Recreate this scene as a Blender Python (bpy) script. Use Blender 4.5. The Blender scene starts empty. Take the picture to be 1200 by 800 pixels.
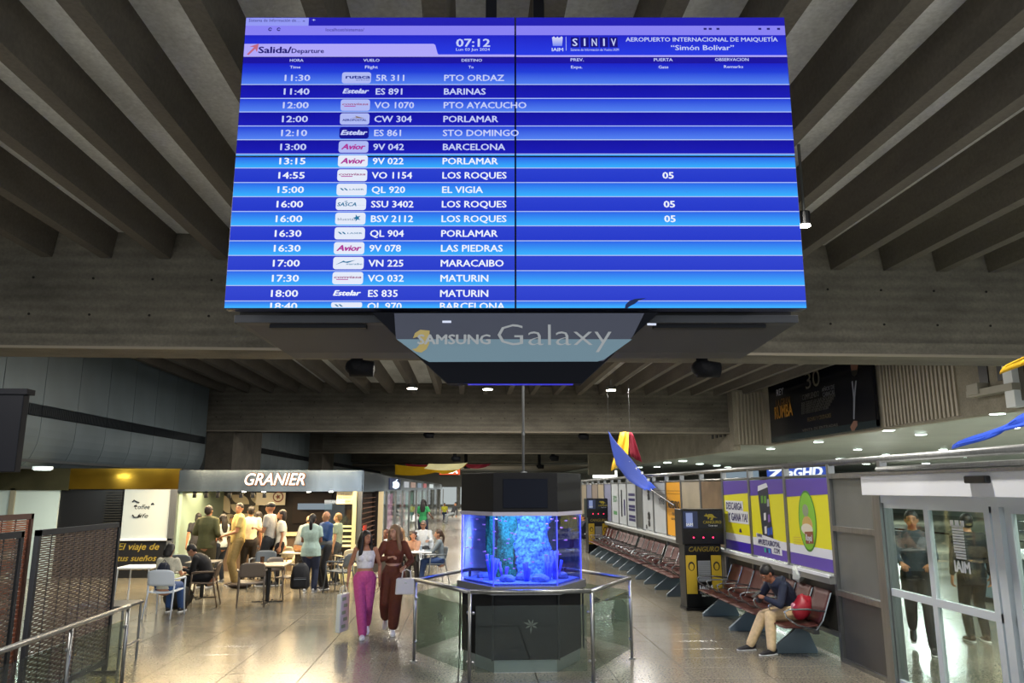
import bpy, bmesh, math, random
from mathutils import Vector, Matrix, Euler
R = math.radians
PI = math.pi
random.seed(7)
S = bpy.context.scene
C = S.collection
# ---------------------------------------------------------------- camera, world, lights, exposure
F, H, PITCH, YAW = 880.0, 2.25, R(11.06), R(3.25)
cd = bpy.data.cameras.new('camera'); cam = bpy.data.objects.new('camera', cd); C.objects.link(cam)
cam.location = (0, 0, H); cam.rotation_euler = (PI / 2 + PITCH, 0, -YAW)
cd.sensor_width = 36; cd.lens = F / 1200 * 36; cd.clip_end = 400
S.camera = cam
S.view_settings.view_transform = 'Standard'; S.view_settings.look = 'None'
S.view_settings.gamma = 1; S.view_settings.exposure = 0.6; S.view_settings.use_curve_mapping = False
w = bpy.data.worlds.new('world'); S.world = w; w.use_nodes = True
w.node_tree.nodes['Background'].inputs[0].default_value = (.62, .70, .74, 1)
w.node_tree.nodes['Background'].inputs[1].default_value = .9

def area(name, loc, size, power, col=(1, .96, .88), rot=(0, 0, 0), sizey=None, spread=None):
    l = bpy.data.lights.new(name, 'AREA'); l.energy = power; l.color = col
    l.size = size
    if sizey: l.shape = 'RECTANGLE'; l.size_y = sizey
    if spread: l.spread = spread
    o = bpy.data.objects.new(name, l); C.objects.link(o); o.location = loc; o.rotation_euler = rot
    return o
COOL = (.93, 1, .97)
WARM = (1, .74, .40)
for x, y, p in ((-6.2, 5, 330), (6.2, 5, 260), (-6, 16.5, 160), (0.2, 17.5, 330), (6.5, 17, 160), (-5.5, 26, 120), (0, 27, 330), (6, 27, 200), (3.4, 7.2, 170),
                (0, 37, 450), (0, 47, 450), (0, 62, 600), (0, 80, 900)):
    area('hall_fill_light', (x, y, 5.9 if y < 50 else 4.15), .5, p, (1, .95, .86))  # fill lights added without fixtures to brighten hall, door header and far end
for x in (-7, 7): area('rear_fill_uplight', (x, -2.5, 2.2), 3, 170, (1, .95, .86), rot=(R(150), 0, 0))  # unseen fill added behind the camera, aimed up to brighten the slab
# ---------------------------------------------------------------- pixel rays (1200x800) to real points
RM = Euler((PI / 2 + PITCH, 0, -YAW)).to_matrix()
def ray(px, py): return RM @ Vector(((px - 600) / F, -(py - 400) / F, -1))
def PY(px, py, Y): d = ray(px, py); return d * (Y / d.y) + Vector((0, 0, H))
def PX(px, py, X): d = ray(px, py); return d * (X / d.x) + Vector((0, 0, H))
def PZ(px, py, Z=0.0): d = ray(px, py); return d * ((Z - H) / d.z) + Vector((0, 0, H))
# ---------------------------------------------------------------- materials
def lin(c):
    if isinstance(c, str):
        c = c.lstrip('#'); c = ''.join(q * 2 for q in c) if len(c) == 3 else c; c = [int(c[i:i + 2], 16) / 255 for i in (0, 2, 4)]
    return tuple((v / 12.92 if v <= .04045 else ((v + .055) / 1.055) ** 2.4) for v in c[:3]) + (1,)
_m = {}
def mat(name, col='#888888', rough=.5, metal=0.0, var=.0, scale=8.0, bump=0.0, emit=None, es=1.0, coat=0.0, spec=.5, stretch=(1, 1, 1), sheen=0):
    key = name
    if key in _m: return _m[key]
    m = bpy.data.materials.new(name); m.use_nodes = True
    nt = m.node_tree; b = nt.nodes['Principled BSDF']
    b.inputs['Base Color'].default_value = lin(col); b.inputs['Roughness'].default_value = rough
    b.inputs['Metallic'].default_value = metal; b.inputs['Coat Weight'].default_value = coat
    b.inputs['Specular IOR Level'].default_value = spec
    if emit:
        b.inputs['Emission Color'].default_value = lin(emit); b.inputs['Emission Strength'].default_value = es
    if var or bump:
        tc = nt.nodes.new('ShaderNodeTexCoord'); mp = nt.nodes.new('ShaderNodeMapping'); mp.inputs['Scale'].default_value = stretch
        n = nt.nodes.new('ShaderNodeTexNoise'); n.inputs['Scale'].default_value = scale; n.inputs['Detail'].default_value = 5
        nt.links.new(tc.outputs['Object'], mp.inputs[0]); nt.links.new(mp.outputs[0], n.inputs['Vector'])
        if var:
            r = nt.nodes.new('ShaderNodeValToRGB'); c = lin(col)
            r.color_ramp.elements[0].position = .3; r.color_ramp.elements[1].position = .7
            r.color_ramp.elements[0].color = tuple(v * (1 - var) for v in c[:3]) + (1,)
            r.color_ramp.elements[1].color = tuple(min(1, v * (1 + var)) for v in c[:3]) + (1,)
            nt.links.new(n.outputs[0], r.inputs[0]); nt.links.new(r.outputs[0], b.inputs['Base Color'])
        if bump:
            bp = nt.nodes.new('ShaderNodeBump'); bp.inputs['Strength'].default_value = bump; bp.inputs['Distance'].default_value = .02
            nt.links.new(n.outputs[0], bp.inputs['Height']); nt.links.new(bp.outputs[0], b.inputs['Normal'])
    _m[key] = m
    return m
SC = 2 ** -.6                 # self-lit screens keep their own brightness under the exposure
def emis(name, col, s=1.0):
    s = s * SC if s <= 1.2 else s
    return mat(name, '#000000', .3, emit=col, es=s, spec=.25)
def gradmat(name, c0, c1, s=1.0):
    "lit screen band whose own picture fades from c0 (bottom) to c1 (top)"
    if name in _m: return _m[name]
    m = mat(name, '#000000', .25, emit=c0, es=s * SC, spec=.25); nt = m.node_tree
    tc = nt.nodes.new('ShaderNodeTexCoord'); sp = nt.nodes.new('ShaderNodeSeparateXYZ'); r = nt.nodes.new('ShaderNodeValToRGB')
    nt.links.new(tc.outputs['Generated'], sp.inputs[0]); nt.links.new(sp.outputs[2], r.inputs[0]); nt.links.new(r.outputs[0], nt.nodes['Principled BSDF'].inputs['Emission Color'])
    r.color_ramp.elements[0].color = lin(c0); r.color_ramp.elements[1].color = lin(c1)
    return m
def glassmat(name, tint='#dfe9e4', gloss=.10, rough=.02):
    if name in _m: return _m[name]
    m = bpy.data.materials.new(name); m.use_nodes = True; nt = m.node_tree; nt.nodes.clear()
    o = nt.nodes.new('ShaderNodeOutputMaterial'); t = nt.nodes.new('ShaderNodeBsdfTransparent'); g = nt.nodes.new('ShaderNodeBsdfGlossy')
    x = nt.nodes.new('ShaderNodeMixShader'); f = nt.nodes.new('ShaderNodeLayerWeight'); a = nt.nodes.new('ShaderNodeMath'); pw = nt.nodes.new('ShaderNodeMath'); pw.operation = 'POWER'; pw.inputs[1].default_value = 4.5
    t.inputs[0].default_value = lin(tint); g.inputs['Roughness'].default_value = rough; f.inputs[0].default_value = .5
    a.operation = 'MULTIPLY_ADD'; a.inputs[1].default_value = .7; a.inputs[2].default_value = gloss * .35; a.use_clamp = True
    nt.links.new(f.outputs[1], pw.inputs[0]); nt.links.new(pw.outputs[0], a.inputs[0]); nt.links.new(a.outputs[0], x.inputs[0]); nt.links.new(t.outputs[0], x.inputs[1]); nt.links.new(g.outputs[0], x.inputs[2]); nt.links.new(x.outputs[0], o.inputs[0])
    _m[name] = m
    return m
def concrete(name, col, dark=.65, stretch=(1, 1, 1), boards=None, scale=1.2):
    "concrete: large stains, fine grain, formwork board lines across local Z"
    m = mat(name, col, .85, bump=.0); nt = m.node_tree; b = nt.nodes['Principled BSDF']
    tc = nt.nodes.new('ShaderNodeTexCoord'); mp = nt.nodes.new('ShaderNodeMapping'); mp.inputs['Scale'].default_value = stretch
    nt.links.new(tc.outputs['Object'], mp.inputs[0])
    n1 = nt.nodes.new('ShaderNodeTexNoise'); n1.inputs['Scale'].default_value = scale; n1.inputs['Detail'].default_value = 8; n1.inputs['Roughness'].default_value = .65
    n2 = nt.nodes.new('ShaderNodeTexNoise'); n2.inputs['Scale'].default_value = 22; n2.inputs['Detail'].default_value = 6
    nt.links.new(mp.outputs[0], n1.inputs['Vector']); nt.links.new(tc.outputs['Object'], n2.inputs['Vector'])
    r = nt.nodes.new('ShaderNodeValToRGB'); c = lin(col); r.color_ramp.elements[0].position = .33; r.color_ramp.elements[1].position = .68
    r.color_ramp.elements[0].color = (c[0] * dark, c[1] * dark, c[2] * dark, 1); r.color_ramp.elements[1].color = tuple(min(1, v * 1.2) for v in c[:3]) + (1,)
    nt.links.new(n1.outputs[0], r.inputs[0])
    mx = nt.nodes.new('ShaderNodeMix'); mx.data_type = 'RGBA'; mx.blend_type = 'MULTIPLY'; mx.inputs[0].default_value = .5
    nt.links.new(r.outputs[0], mx.inputs[6]); nt.links.new(n2.outputs[0], mx.inputs[7]); out = mx.outputs[2]; hgt = n2.outputs[0]
    if boards:
        wv = nt.nodes.new('ShaderNodeTexWave'); wv.bands_direction = boards; wv.inputs['Scale'].default_value = 1.6; wv.inputs['Distortion'].default_value = .6; wv.inputs['Detail'].default_value = 2
        nt.links.new(tc.outputs['Object'], wv.inputs['Vector'])
        m2 = nt.nodes.new('ShaderNodeMix'); m2.data_type = 'RGBA'; m2.blend_type = 'MULTIPLY'; m2.inputs[0].default_value = .18
        nt.links.new(out, m2.inputs[6]); nt.links.new(wv.outputs[0], m2.inputs[7]); out = m2.outputs[2]
    nt.links.new(out, b.inputs['Base Color'])
    bp = nt.nodes.new('ShaderNodeBump'); bp.inputs['Strength'].default_value = .35; bp.inputs['Distance'].default_value = .02
    nt.links.new(hgt, bp.inputs['Height']); nt.links.new(bp.outputs[0], b.inputs['Normal'])
    return m
# ---------------------------------------------------------------- mesh helpers
class MB:
    def __init__(s): s.b = bmesh.new()
    def box(s, x0, x1, y0, y1, z0, z1, M=None):
        vs = [s.b.verts.new((x, y, z)) for x in (x0, x1) for y in (y0, y1) for z in (z0, z1)]
        for f in ((0, 1, 3, 2), (4, 6, 7, 5), (0, 4, 5, 1), (2, 3, 7, 6), (0, 2, 6, 4), (1, 5, 7, 3)): s.b.faces.new([vs[i] for i in f])
        if M: [setattr(v, 'co', M @ v.co) for v in vs]
        return s
    def tube(s, pts, r, n=8):
        pts = [Vector(p) for p in pts]; rr = r if isinstance(r, (list, tuple)) else [r] * len(pts)
        loft(s.b, pts, [(a, a) for a in rr], None, n); return s
    def prism(s, poly, a, b, axis='y'):
        "extrude a 2D polygon: axis y -> poly is (x,z); axis x -> (y,z); axis z -> (x,y)"
        def p(q, t): return {'y': (q[0], t, q[1]), 'x': (t, q[0], q[1]), 'z': (q[0], q[1], t)}[axis]
        A = [s.b.verts.new(p(q, a)) for q in poly]; B = [s.b.verts.new(p(q, b)) for q in poly]; n = len(poly)
        s.b.faces.new(A); s.b.faces.new(B[::-1])
        for i in range(n): s.b.faces.new((A[i], B[i], B[(i + 1) % n], A[(i + 1) % n]))
        return s
    def sph(s, c, r, seg=10, M=None):
        if not isinstance(r, (list, tuple)): r = (r, r, r)
        mm = Matrix.Translation(c) @ Matrix.Diagonal((*r, 1))
        if M: mm = M @ mm
        bmesh.ops.create_uvsphere(s.b, u_segments=seg, v_segments=max(4, seg * 2 // 3), radius=1, matrix=mm); return s
    def cyl(s, c, r, z0, z1, n=16, r2=None):
        r2 = r if r2 is None else r2
        A = [s.b.verts.new((c[0] + r * math.cos(2 * PI * i / n), c[1] + r * math.sin(2 * PI * i / n), z0)) for i in range(n)]
        B = [s.b.verts.new((c[0] + r2 * math.cos(2 * PI * i / n), c[1] + r2 * math.sin(2 * PI * i / n), z1)) for i in range(n)]
        s.b.faces.new(A[::-1]); s.b.faces.new(B)
        for i in range(n): s.b.faces.new((A[i], A[(i + 1) % n], B[(i + 1) % n], B[i]))
        return s
    def quad(s, *p): s.b.faces.new([s.b.verts.new(q) for q in p]); return s
    def grid(s, nu, nv, fn):
        V = [[s.b.verts.new(fn(i / nu, j / nv)) for j in range(nv + 1)] for i in range(nu + 1)]
        for i in range(nu):
            for j in range(nv): s.b.faces.new((V[i][j], V[i + 1][j], V[i + 1][j + 1], V[i][j + 1]))
        return s
    def o(s, name, m, parent=None, smooth=False, world=False, bevel=0, solid=0, kind=None, label=None):
        bmesh.ops.recalc_face_normals(s.b, faces=s.b.faces)
        me = bpy.data.meshes.new(name); s.b.to_mesh(me); s.b.free()
        return mk(name, me, m, parent, smooth, world, bevel, solid, kind, label)
def mk(name, me, m, parent=None, smooth=False, world=False, bevel=0, solid=0, kind=None, label=None):
    if smooth: me.shade_smooth()
    if m is not None and not me.materials: me.materials.append(m)
    ob = bpy.data.objects.new(name, me); C.objects.link(ob)
    if solid: d = ob.modifiers.new('s', 'SOLIDIFY'); d.thickness = solid; d.offset = 0
    if bevel: d = ob.modifiers.new('b', 'BEVEL'); d.width = bevel; d.segments = 2; d.limit_method = 'ANGLE'
    if parent:
        ob.parent = parent
        if world:
            M = parent.matrix_basis.copy(); q = parent
            while q.parent: M = q.parent.matrix_basis @ q.matrix_parent_inverse @ M; q = q.parent
            ob.matrix_parent_inverse = M.inverted()
    if kind: ob['kind'] = kind
    if label: ob['label'] = label
    return ob
def loft(b, pts, rad, side=None, n=10, round_=False):
    pts = [Vector(p) for p in pts]; rad = [tuple(r) if isinstance(r, (list, tuple)) else (r, r) for r in rad]
    if round_:
        t0 = (pts[0] - pts[1]).normalized(); t1 = (pts[-1] - pts[-2]).normalized(); r0, r1 = rad[0], rad[-1]; a0, a1 = min(r0), min(r1)
        pts = [pts[0] + t0 * a0 * .92, pts[0] + t0 * a0 * .6] + pts + [pts[-1] + t1 * a1 * .6, pts[-1] + t1 * a1 * .92]
        rad = [(r0[0] * .38, r0[1] * .38), (r0[0] * .8, r0[1] * .8)] + rad + [(r1[0] * .8, r1[1] * .8), (r1[0] * .38, r1[1] * .38)]
    rings = []; pu = None
    for i, p in enumerate(pts):
        t = (pts[min(i + 1, len(pts) - 1)] - pts[max(i - 1, 0)])
        if t.length < 1e-9: t = Vector((0, 0, 1))
        t.normalize()
        u = Vector(side) if side is not None else (pu if pu is not None else (Vector((1, 0, 0)) if abs(t.x) < .8 else Vector((0, 1, 0))))
        u = u - t * u.dot(t)
        if u.length < 1e-6: u = t.orthogonal()
        u.normalize(); pu = u; v = t.cross(u)
        rings.append([b.verts.new(p + u * rad[i][0] * math.cos(2 * PI * k / n) + v * rad[i][1] * math.sin(2 * PI * k / n)) for k in range(n)])
    for A, B in zip(rings, rings[1:]):
        for k in range(n): b.faces.new((A[k], A[(k + 1) % n], B[(k + 1) % n], B[k]))
    b.faces.new(rings[0][::-1]); b.faces.new(rings[-1])
def tag(o, label, cat, group=None, kind=None):
    o['label'] = label; o['category'] = cat
    if group: o['group'] = group
    if kind: o['kind'] = kind
    return o
def thing(name, label=None, cat=None, loc=(0, 0, 0), rz=0.0, group=None):
    o = bpy.data.objects.new(name, None); C.objects.link(o); o.empty_display_size = .1
    o.location = loc; o.rotation_euler = (0, 0, rz)
    if label: tag(o, label, cat, group)
    return o
def struct(name, o_or_none=None, loc=(0, 0, 0), rz=0.0):
    o = o_or_none or thing(name, None, None, loc, rz); o['kind'] = 'structure'; return o
def dup(root, loc, rz, label=None, group=None):
    def cp(o, par):
        c = o.copy(); C.objects.link(c); c.parent = par
        for ch in list(o.children): cp(ch, c)
        return c
    r = cp(root, None); r.location = loc; r.rotation_euler = (0, 0, rz)
    if label: r['label'] = label
    if group: r['group'] = group
    return r
def part(p, name, m, *boxes, **k):
    b = MB()
    for q in boxes: b.box(*q)
    return b.o(name, m, p, **k)
_tc = {}
def text(parent, body, x0, x1, zb, h, y, m, bold=.0, shear=0.0, fit=True, align='L', name='lettering', depth=.0, label=None):
    "flat lettering in the parent's local XZ plane, facing -Y; width fitted to x0..x1, cap height h"
    cu = bpy.data.curves.new('t', 'FONT'); cu.body = body; cu.size = 1; cu.offset = min(0, bold); cu.shear = shear; cu.extrude = depth; cu.resolution_u = 2 if h < .3 else 4
    ob = bpy.data.objects.new('t', cu); C.objects.link(ob); dg = bpy.context.evaluated_depsgraph_get()
    me = bpy.data.meshes.new_from_object(ob.evaluated_get(dg)); bpy.data.objects.remove(ob)
    if not me.vertices: return None
    if bold > .003:
        bm = bmesh.new(); bm.from_mesh(me); src = bm.verts[:] + bm.edges[:] + bm.faces[:]
        for q, (dx, dy) in enumerate(((1.6, 0), (-1.6, 0), (0, 1), (0, -1))):
            g = bmesh.ops.duplicate(bm, geom=src)['geom']; bmesh.ops.translate(bm, vec=(dx * bold, dy * bold, .0008 * (q + 1)), verts=[v for v in g if isinstance(v, bmesh.types.BMVert)])
        bm.to_mesh(me); bm.free()
    xs = [v.co.x for v in me.vertices]; a, b_ = min(xs), max(xs)
    sz = h / .70
    sx = (x1 - x0) / (b_ - a) if fit else sz * (x1 if isinstance(x1, float) and x1 < 3 and not fit else 1)
    off = x0 - a * sx if fit else x0 - (0 if align == 'L' else (a + b_) / 2 * sx)
    me.transform(Matrix(((sx, 0, 0, off), (0, 0, -sz, y), (0, sz, 0, zb), (0, 0, 0, 1))))
    me.name = name
    return mk(name, me, m, parent, label=label)
STEEL = mat('brushed_steel', '#8b8c8c', .36, .9, var=.12, scale=30, stretch=(1, 1, .05))
DSTEEL = mat('dull_steel', '#6d6f70', .4, .9, var=.15, scale=4)
CHROME = mat('chrome', '#c8cacc', .12, 1.0)
BLACK = mat('black_plastic', '#0b0c10', .35)
NAVY = mat('navy_black', '#080a14', .5, spec=.2)
WHITE = mat('white_paint', '#dfe3e6', .4)
GLASS = glassmat('clear_glass', '#f4f8f6', .12)
GLASSG = glassmat('green_glass', '#dde6e1', .14)
LAMP = emis('lamp_glow', '#fff8e6', 25)
LAMPC = emis('lamp_glow_cool', '#eafff4', 9)
# ================================================================ SETTING
FL = mat('terrazzo_floor', '#8d8678', .17, var=.0, spec=.6)
nt = FL.node_tree; bs = nt.nodes['Principled BSDF']; tc = nt.nodes.new('ShaderNodeTexCoord')
n1 = nt.nodes.new('ShaderNodeTexNoise'); n1.inputs['Scale'].default_value = 38; n1.inputs['Detail'].default_value = 6
n2 = nt.nodes.new('ShaderNodeTexNoise'); n2.inputs['Scale'].default_value = .55; n2.inputs['Detail'].default_value = 4
gp = nt.nodes.new('ShaderNodeNewGeometry')
nt.links.new(gp.outputs['Position'], n1.inputs['Vector']); nt.links.new(gp.outputs['Position'], n2.inputs['Vector'])
r1 = nt.nodes.new('ShaderNodeValToRGB'); r1.color_ramp.elements[0].position = .35; r1.color_ramp.elements[1].position = .65
r1.color_ramp.elements[0].color = lin('#6f6b61'); r1.color_ramp.elements[1].color = lin('#97907f')
mx = nt.nodes.new('ShaderNodeMix'); mx.data_type = 'RGBA'; mx.blend_type = 'MULTIPLY'; mx.inputs[0].default_value = .35
nt.links.new(n1.outputs[0], r1.inputs[0]); nt.links.new(r1.outputs[0], mx.inputs[6]); nt.links.new(n2.outputs[0], mx.inputs[7]); nt.links.new(mx.outputs[2], bs.inputs['Base Color'])
r2 = nt.nodes.new('ShaderNodeMapRange'); r2.inputs[3].default_value = .10; r2.inputs[4].default_value = .26
nt.links.new(n2.outputs[0], r2.inputs[0]); nt.links.new(r2.outputs[0], bs.inputs['Roughness'])
GROUT = mat('grout', '#3a3832', .8)
fl = struct('floor', MB().box(-16, 41, -4, 110, -.3, -.006).o('floor', GROUT))
TW, TL = .95, .56
def tile_mesh(w, l):
    b = MB(); e = .0055
    b.b.faces.new([b.b.verts.new(q) for q in ((e + .003, e + .003, 0), (w - e - .003, e + .003, 0), (w - e - .003, l - e - .003, 0), (e + .003, l - e - .003, 0))])
    t = list(b.b.verts); u = [b.b.verts.new(q) for q in ((e, e, -.006), (w - e, e, -.006), (w - e, l - e, -.006), (e, l - e, -.006))]
    for i in range(4): b.b.faces.new((t[i], u[i], u[(i + 1) % 4], t[(i + 1) % 4]))
    me = bpy.data.meshes.new('tile'); b.b.to_mesh(me); b.b.free(); me.materials.append(FL); return me
tm = tile_mesh(TW, TL); cells = []; rest = []
for i in range(-17, 24):
    for j in range(10, 150):
        x, y = 1.8 + i * TW, j * TL
        near = -4.9 - max(0, y - 9) * .65 < x < 5.0 and y > 5
        (cells if near else rest).append((y, x))
cells.sort(); rest += cells[300:]
for y, x in cells[:300]:
    o = bpy.data.objects.new('tile', tm); C.objects.link(o); o.parent = fl; o.location = (x, y, 0)
me_v = []; me_f = []
for y, x in rest:
    k = len(me_v); me_v += [(x + .004, y + .004, 0), (x + TW - .004, y + .004, 0), (x + TW - .004, y + TL - .004, 0), (x + .004, y + TL - .004, 0)]; me_f.append((k, k + 1, k + 2, k + 3))
me = bpy.data.meshes.new('far_tiles'); me.from_pydata(me_v, [], me_f); mk('far_tiles', me, FL, fl, kind='stuff')
part(fl, 'far_paving', FL, (-16, 24, 83.9, 110, -.006, 0)); part(fl, 'side_paving', FL, (23.65, 41, -4, 110, -.006, 0)); part(fl, 'near_paving', FL, (-16, 24, -4, 5.55, -.006, 0))
# ---- ceiling: slab, ribs, cross beams
SLAB = concrete('slab_concrete', '#e4e7e6', .75, (1, .4, 1))
RIB = concrete('rib_concrete', '#736d64', .7, (1, .25, 1))
BEAM = concrete('beam_concrete', '#7b766b', .6, (.5, 1, 1.3), 'Z')
ce = struct('ceiling', MB().box(-16, 24, -4, 100, 6.7, 6.95).o('ceiling', SLAB))
rm = {}
def rib_mesh(y0, y1):
    if (y0, y1) not in rm:
        b = MB().prism([(-.095, 6.22), (.095, 6.22), (.16, 6.705), (-.16, 6.705)], y0, y1)
        me = bpy.data.meshes.new('rib'); b.b.to_mesh(me); b.b.free(); me.materials.append(RIB); rm[(y0, y1)] = me
    return rm[(y0, y1)]
for y0, y1 in ((-2, 13.05), (13.85, 32.3), (33.1, 52.1)):
    for k in range(-6, 20):
        x = -5.39 + 1.012 * k
        if x > 12.4 and y0 > 0: continue
        o = bpy.data.objects.new('rib', rib_mesh(y0, y1)); C.objects.link(o); o.parent = ce; o.location = (x, 0, 0)
for Y in (13.0, 32.2, 52.0, 70.5):
    b = MB().box(-16, 24 if Y < 20 else 13, Y + .06, Y + .82, 4.6, 6.7).box(-16, 24 if Y < 20 else 13, Y - .03, Y + .9, 4.59, 4.84)
    bm_ = b.o('beam', BEAM, ce)
    part(bm_, 'drip_edge', mat('drip', '#8d8577', .7), (-15, 13, Y - .05, Y - .02, 4.585, 4.63))
    if Y < 40:
        b = MB()
        for zz in (5.2, 5.85):
            for k in range(-16, 14): b.prism([(k * 1.012 + .5 + .022 * math.cos(a), zz + .022 * math.sin(a)) for a in [i * PI / 4 for i in range(8)]], Y + .05, Y + .065)
        b.o('tie_holes', mat('hole', '#15130f', .9), bm_, kind='stuff')
# ---- left wall: curved metal duct bulkhead of panels
DW = mat('duct_panel', '#68747a', .5, .15, var=.12, scale=.8)
DJ = mat('duct_joint', '#3b4042', .6)
VENT = mat('vent_dark', '#2c3238', .5, .4)
wl = struct('wall_left', MB().box(-11.4, -11.0, -4, 100, 2.9, 6.7).box(-14.4, -14.2, -4, 100, 0, 2.9).box(-14.4, -11.2, -4, 100, 2.74, 2.92).o('wall_left', DJ))
prof = [(-10.8, 6.7), (-10.8, 4.32)]
low = [(-10.8, 4.02), (-10.8, 3.72)] + [(-10.8 - .55 * (1 - math.cos(a)), 3.72 - .98 * math.sin(a)) for a in [i * PI / 16 for i in range(1, 9)]]
def strip(pr, w, t=.06): return MB().prism([(x, z) for x, z in pr] + [(x - t, z + .0) for x, z in pr[::-1]], .012, w - .012)
def pm(name, b, m):
    bmesh.ops.recalc_face_normals(b.b, faces=b.b.faces); me = bpy.data.meshes.new(name); b.b.to_mesh(me); b.b.free(); me.materials.append(m); return me
WP = 1.72
m_up = pm('wall_panel', strip(prof, WP), DW); m_lo = pm('curved_panel', strip(low, WP), DW)
g = MB().box(-10.86, -10.83, .03, WP - .03, 4.04, 4.30)
for k in range(24): g.box(-10.83, -10.80, .05 + k * .069, .05 + k * .069 + .022, 4.04, 4.30)
m_ve = pm('vent_grille', g, VENT)
y = 19.65 - WP * 11
while y < 92:
    if not (32.0 < y + .8 < 36.5 or 51.5 < y + .8 < 56):
        for nm, me in (('wall_panel', m_up), ('curved_panel', m_lo), ('vent_grille', m_ve)):
            o = bpy.data.objects.new(nm, me); C.objects.link(o); o.parent = wl; o.location = (0, y, 0)
    y += WP
for Y in (32.4, 52):
    part(wl, 'pillar', concrete('pillar_concrete', '#6d675d', .6), (-11.2, -9.9, Y, Y + 4.4, 0, 6.3))
# ---- right side: raised bulkhead over the inner concourse, low ceiling, far walls
CREAM = concrete('cream_concrete', '#a39c8c', .8)
wr = struct('wall_right', MB().box(40, 40.4, -4, 100, 0, 6.7).o('wall_right', mat('mint_wall', '#b9c4be', .35, var=.05, scale=.5)))
part(wr, 'inner_wall', mat('mint_wall'), (21, 21.3, 2, 19, 0, 4.06)); part(wr, 'upper_bulkhead', CREAM, (12.56, 12.9, 2, 31.6, 4.02, 6.7))
part(wr, 'return_bulkhead', CREAM, (11.25, 12.9, 31.5, 31.75, 4.06, 6.4))
part(wr, 'rear_bulkhead', CREAM, (11.3, 11.6, 31.8, 60, 3.85, 6.7)); part(wr, 'rear_soffit', CREAM, (9.5, 11.6, 60, 60.4, 3.3, 5.2))
for k in range(4): part(wr, 'dark_slot', BLACK, (11.27, 11.31, 32.7 + k * .55, 32.95 + k * .55, 4.5, 5.6))
lc = struct('ceiling', part(None, 'ceiling', mat('low_ceiling', '#cdd6cf', .25, var=.06, scale=.4), (12.9, 40.1, 2, 31.7, 4.06, 4.2), (11.6, 40.1, 31.7, 100, 4.06, 4.2)))
RAW = mat('corrugated_metal', '#a79f90', .45, .3)
for k in range(20):
    y = 18.55 + k * .18
    part(wr, 'slat', RAW, (12.50, 12.57, y, y + .085, 4.08, 6.7))
for k in range(9): part(wr, 'slat', RAW, (11.4 + k * .155, 11.48 + k * .155, 31.44, 31.51, 4.08, 6.3))
for k in range(22): part(wr, 'slat', mat('dark_slat', '#4a463f', .6), (12.46, 12.57, 8.5 + k * .36, 8.68 + k * .36, 4.2, 6.7))
for px in (1150, 1172):
    y = PX(px, 450, 12.5).y; part(wr, 'dark_slot', BLACK, (12.53, 12.57, y - .22, y + .1, 4.75, 6.7))
y = PX(1184, 450, 12.5).y; part(wr, 'white_column', WHITE, (12.3, 12.56, y - .35, y - .05, 4.06, 6.7))
t = thing('wall_bracket', 'pale projector bracket fixed under the two dark slots on the upper right wall', 'bracket', (12.4, 17.2, 4.5))
part(t, 'arm', mat('beige_metal', '#9a968a', .5), (-.15, .15, -1.0, .6, -.06, .1)); MB().box(-.2, .1, .1, .5, -.02, .25).o('device', mat('beige_metal'), t, bevel=.02)
# orange patch on far right: panel standing in for a reflection on the ceiling
tag(part(None, 'reflection_panel', mat('orange_reflection', '#c2573a', .3), (21.9, 22.1, 20.2, 22.6, 0, 4.06)), 'orange panel standing in for a reflection on the ceiling of the inner concourse', 'panel')
wf = struct('wall_far', part(None, 'wall_far', mat('far_wall', '#a6a69c', .5, var=.1, scale=.3), (-16, 41, 96, 96.4, 0, 6.7)))
# low far ceiling, beyond the last beam
struct('ceiling', part(None, 'ceiling', mat('far_ceiling', '#8f887a', .6), (-11, 12, 71.4, 96, 4.3, 4.5)))
for i, (x, z0, z1) in enumerate(((-3.5, .3, 2.4), (-1, .3, 2.4), (1.5, .3, 2.4), (4, .3, 2.4), (6.5, .3, 2.4))):
    wn = struct('window_%d' % (i + 1)); part(wn, 'frame', DSTEEL, (x - .1, x + 2.1, 95.88, 95.98, z0 - .1, z1 + .1)); part(wn, 'pane', emis('bright_pane', '#bfc8c8', .8), (x, x + 2, 95.85, 95.9, z0, z1))
# ---- spots in the low ceiling
SP = [(1162, 483, 4.06), (1187, 500, 4.06), (1041, 503, 4.06), (1079, 508, 4.06), (1105, 526, 4.06), (959, 517, 4.06), (1005, 526, 4.06), (1038, 532, 4.06), (1064, 538, 4.06), (1144, 533, 4.06), (1127, 535, 4.06),
      (1085, 542.5, 4.06), (985, 537, 4.06), (903, 525, 4.06), (1015, 543, 4.06), (800, 539.5, 4.06), (820, 543, 4.06), (840, 545, 4.06), (853, 547, 4.06), (782, 541.5, 4.06), (770, 546.5, 4.06), (749, 547, 4.06), (740, 549, 4.06)]
mesh_ring = mesh_disc = None
for k, (px, py, z) in enumerate(SP):
    p = PZ(px, py, z); s = .17 if p.y < 40 else .26
    p.x = max(p.x, 12.8 if z > 4 else 11.7)
    lab = {0: 'largest recessed downlight, just below the pale bracket on the upper right', 1: 'recessed downlight nearest the right edge of the photo', 2: 'recessed downlight under the corner where billboard and slats meet',
           3: 'recessed downlight below the middle of the slatted wall section', 5: 'recessed downlight under the middle of the dark concert billboard', 13: 'recessed downlight at the far lower corner of the billboard'}.get(k, 'round recessed downlight in the low ceiling of the right hand concourse')
    o = thing('ceiling_light', lab, 'light', (p.x, p.y, z), 0, 'recessed downlights in the low right ceiling')
    MB().cyl((0, 0), s * 1.2, -.03, .0, 16).o('trim_ring', WHITE, o); MB().cyl((0, 0), s, -.045, -.02, 16).o('lens', LAMPC, o)
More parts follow.
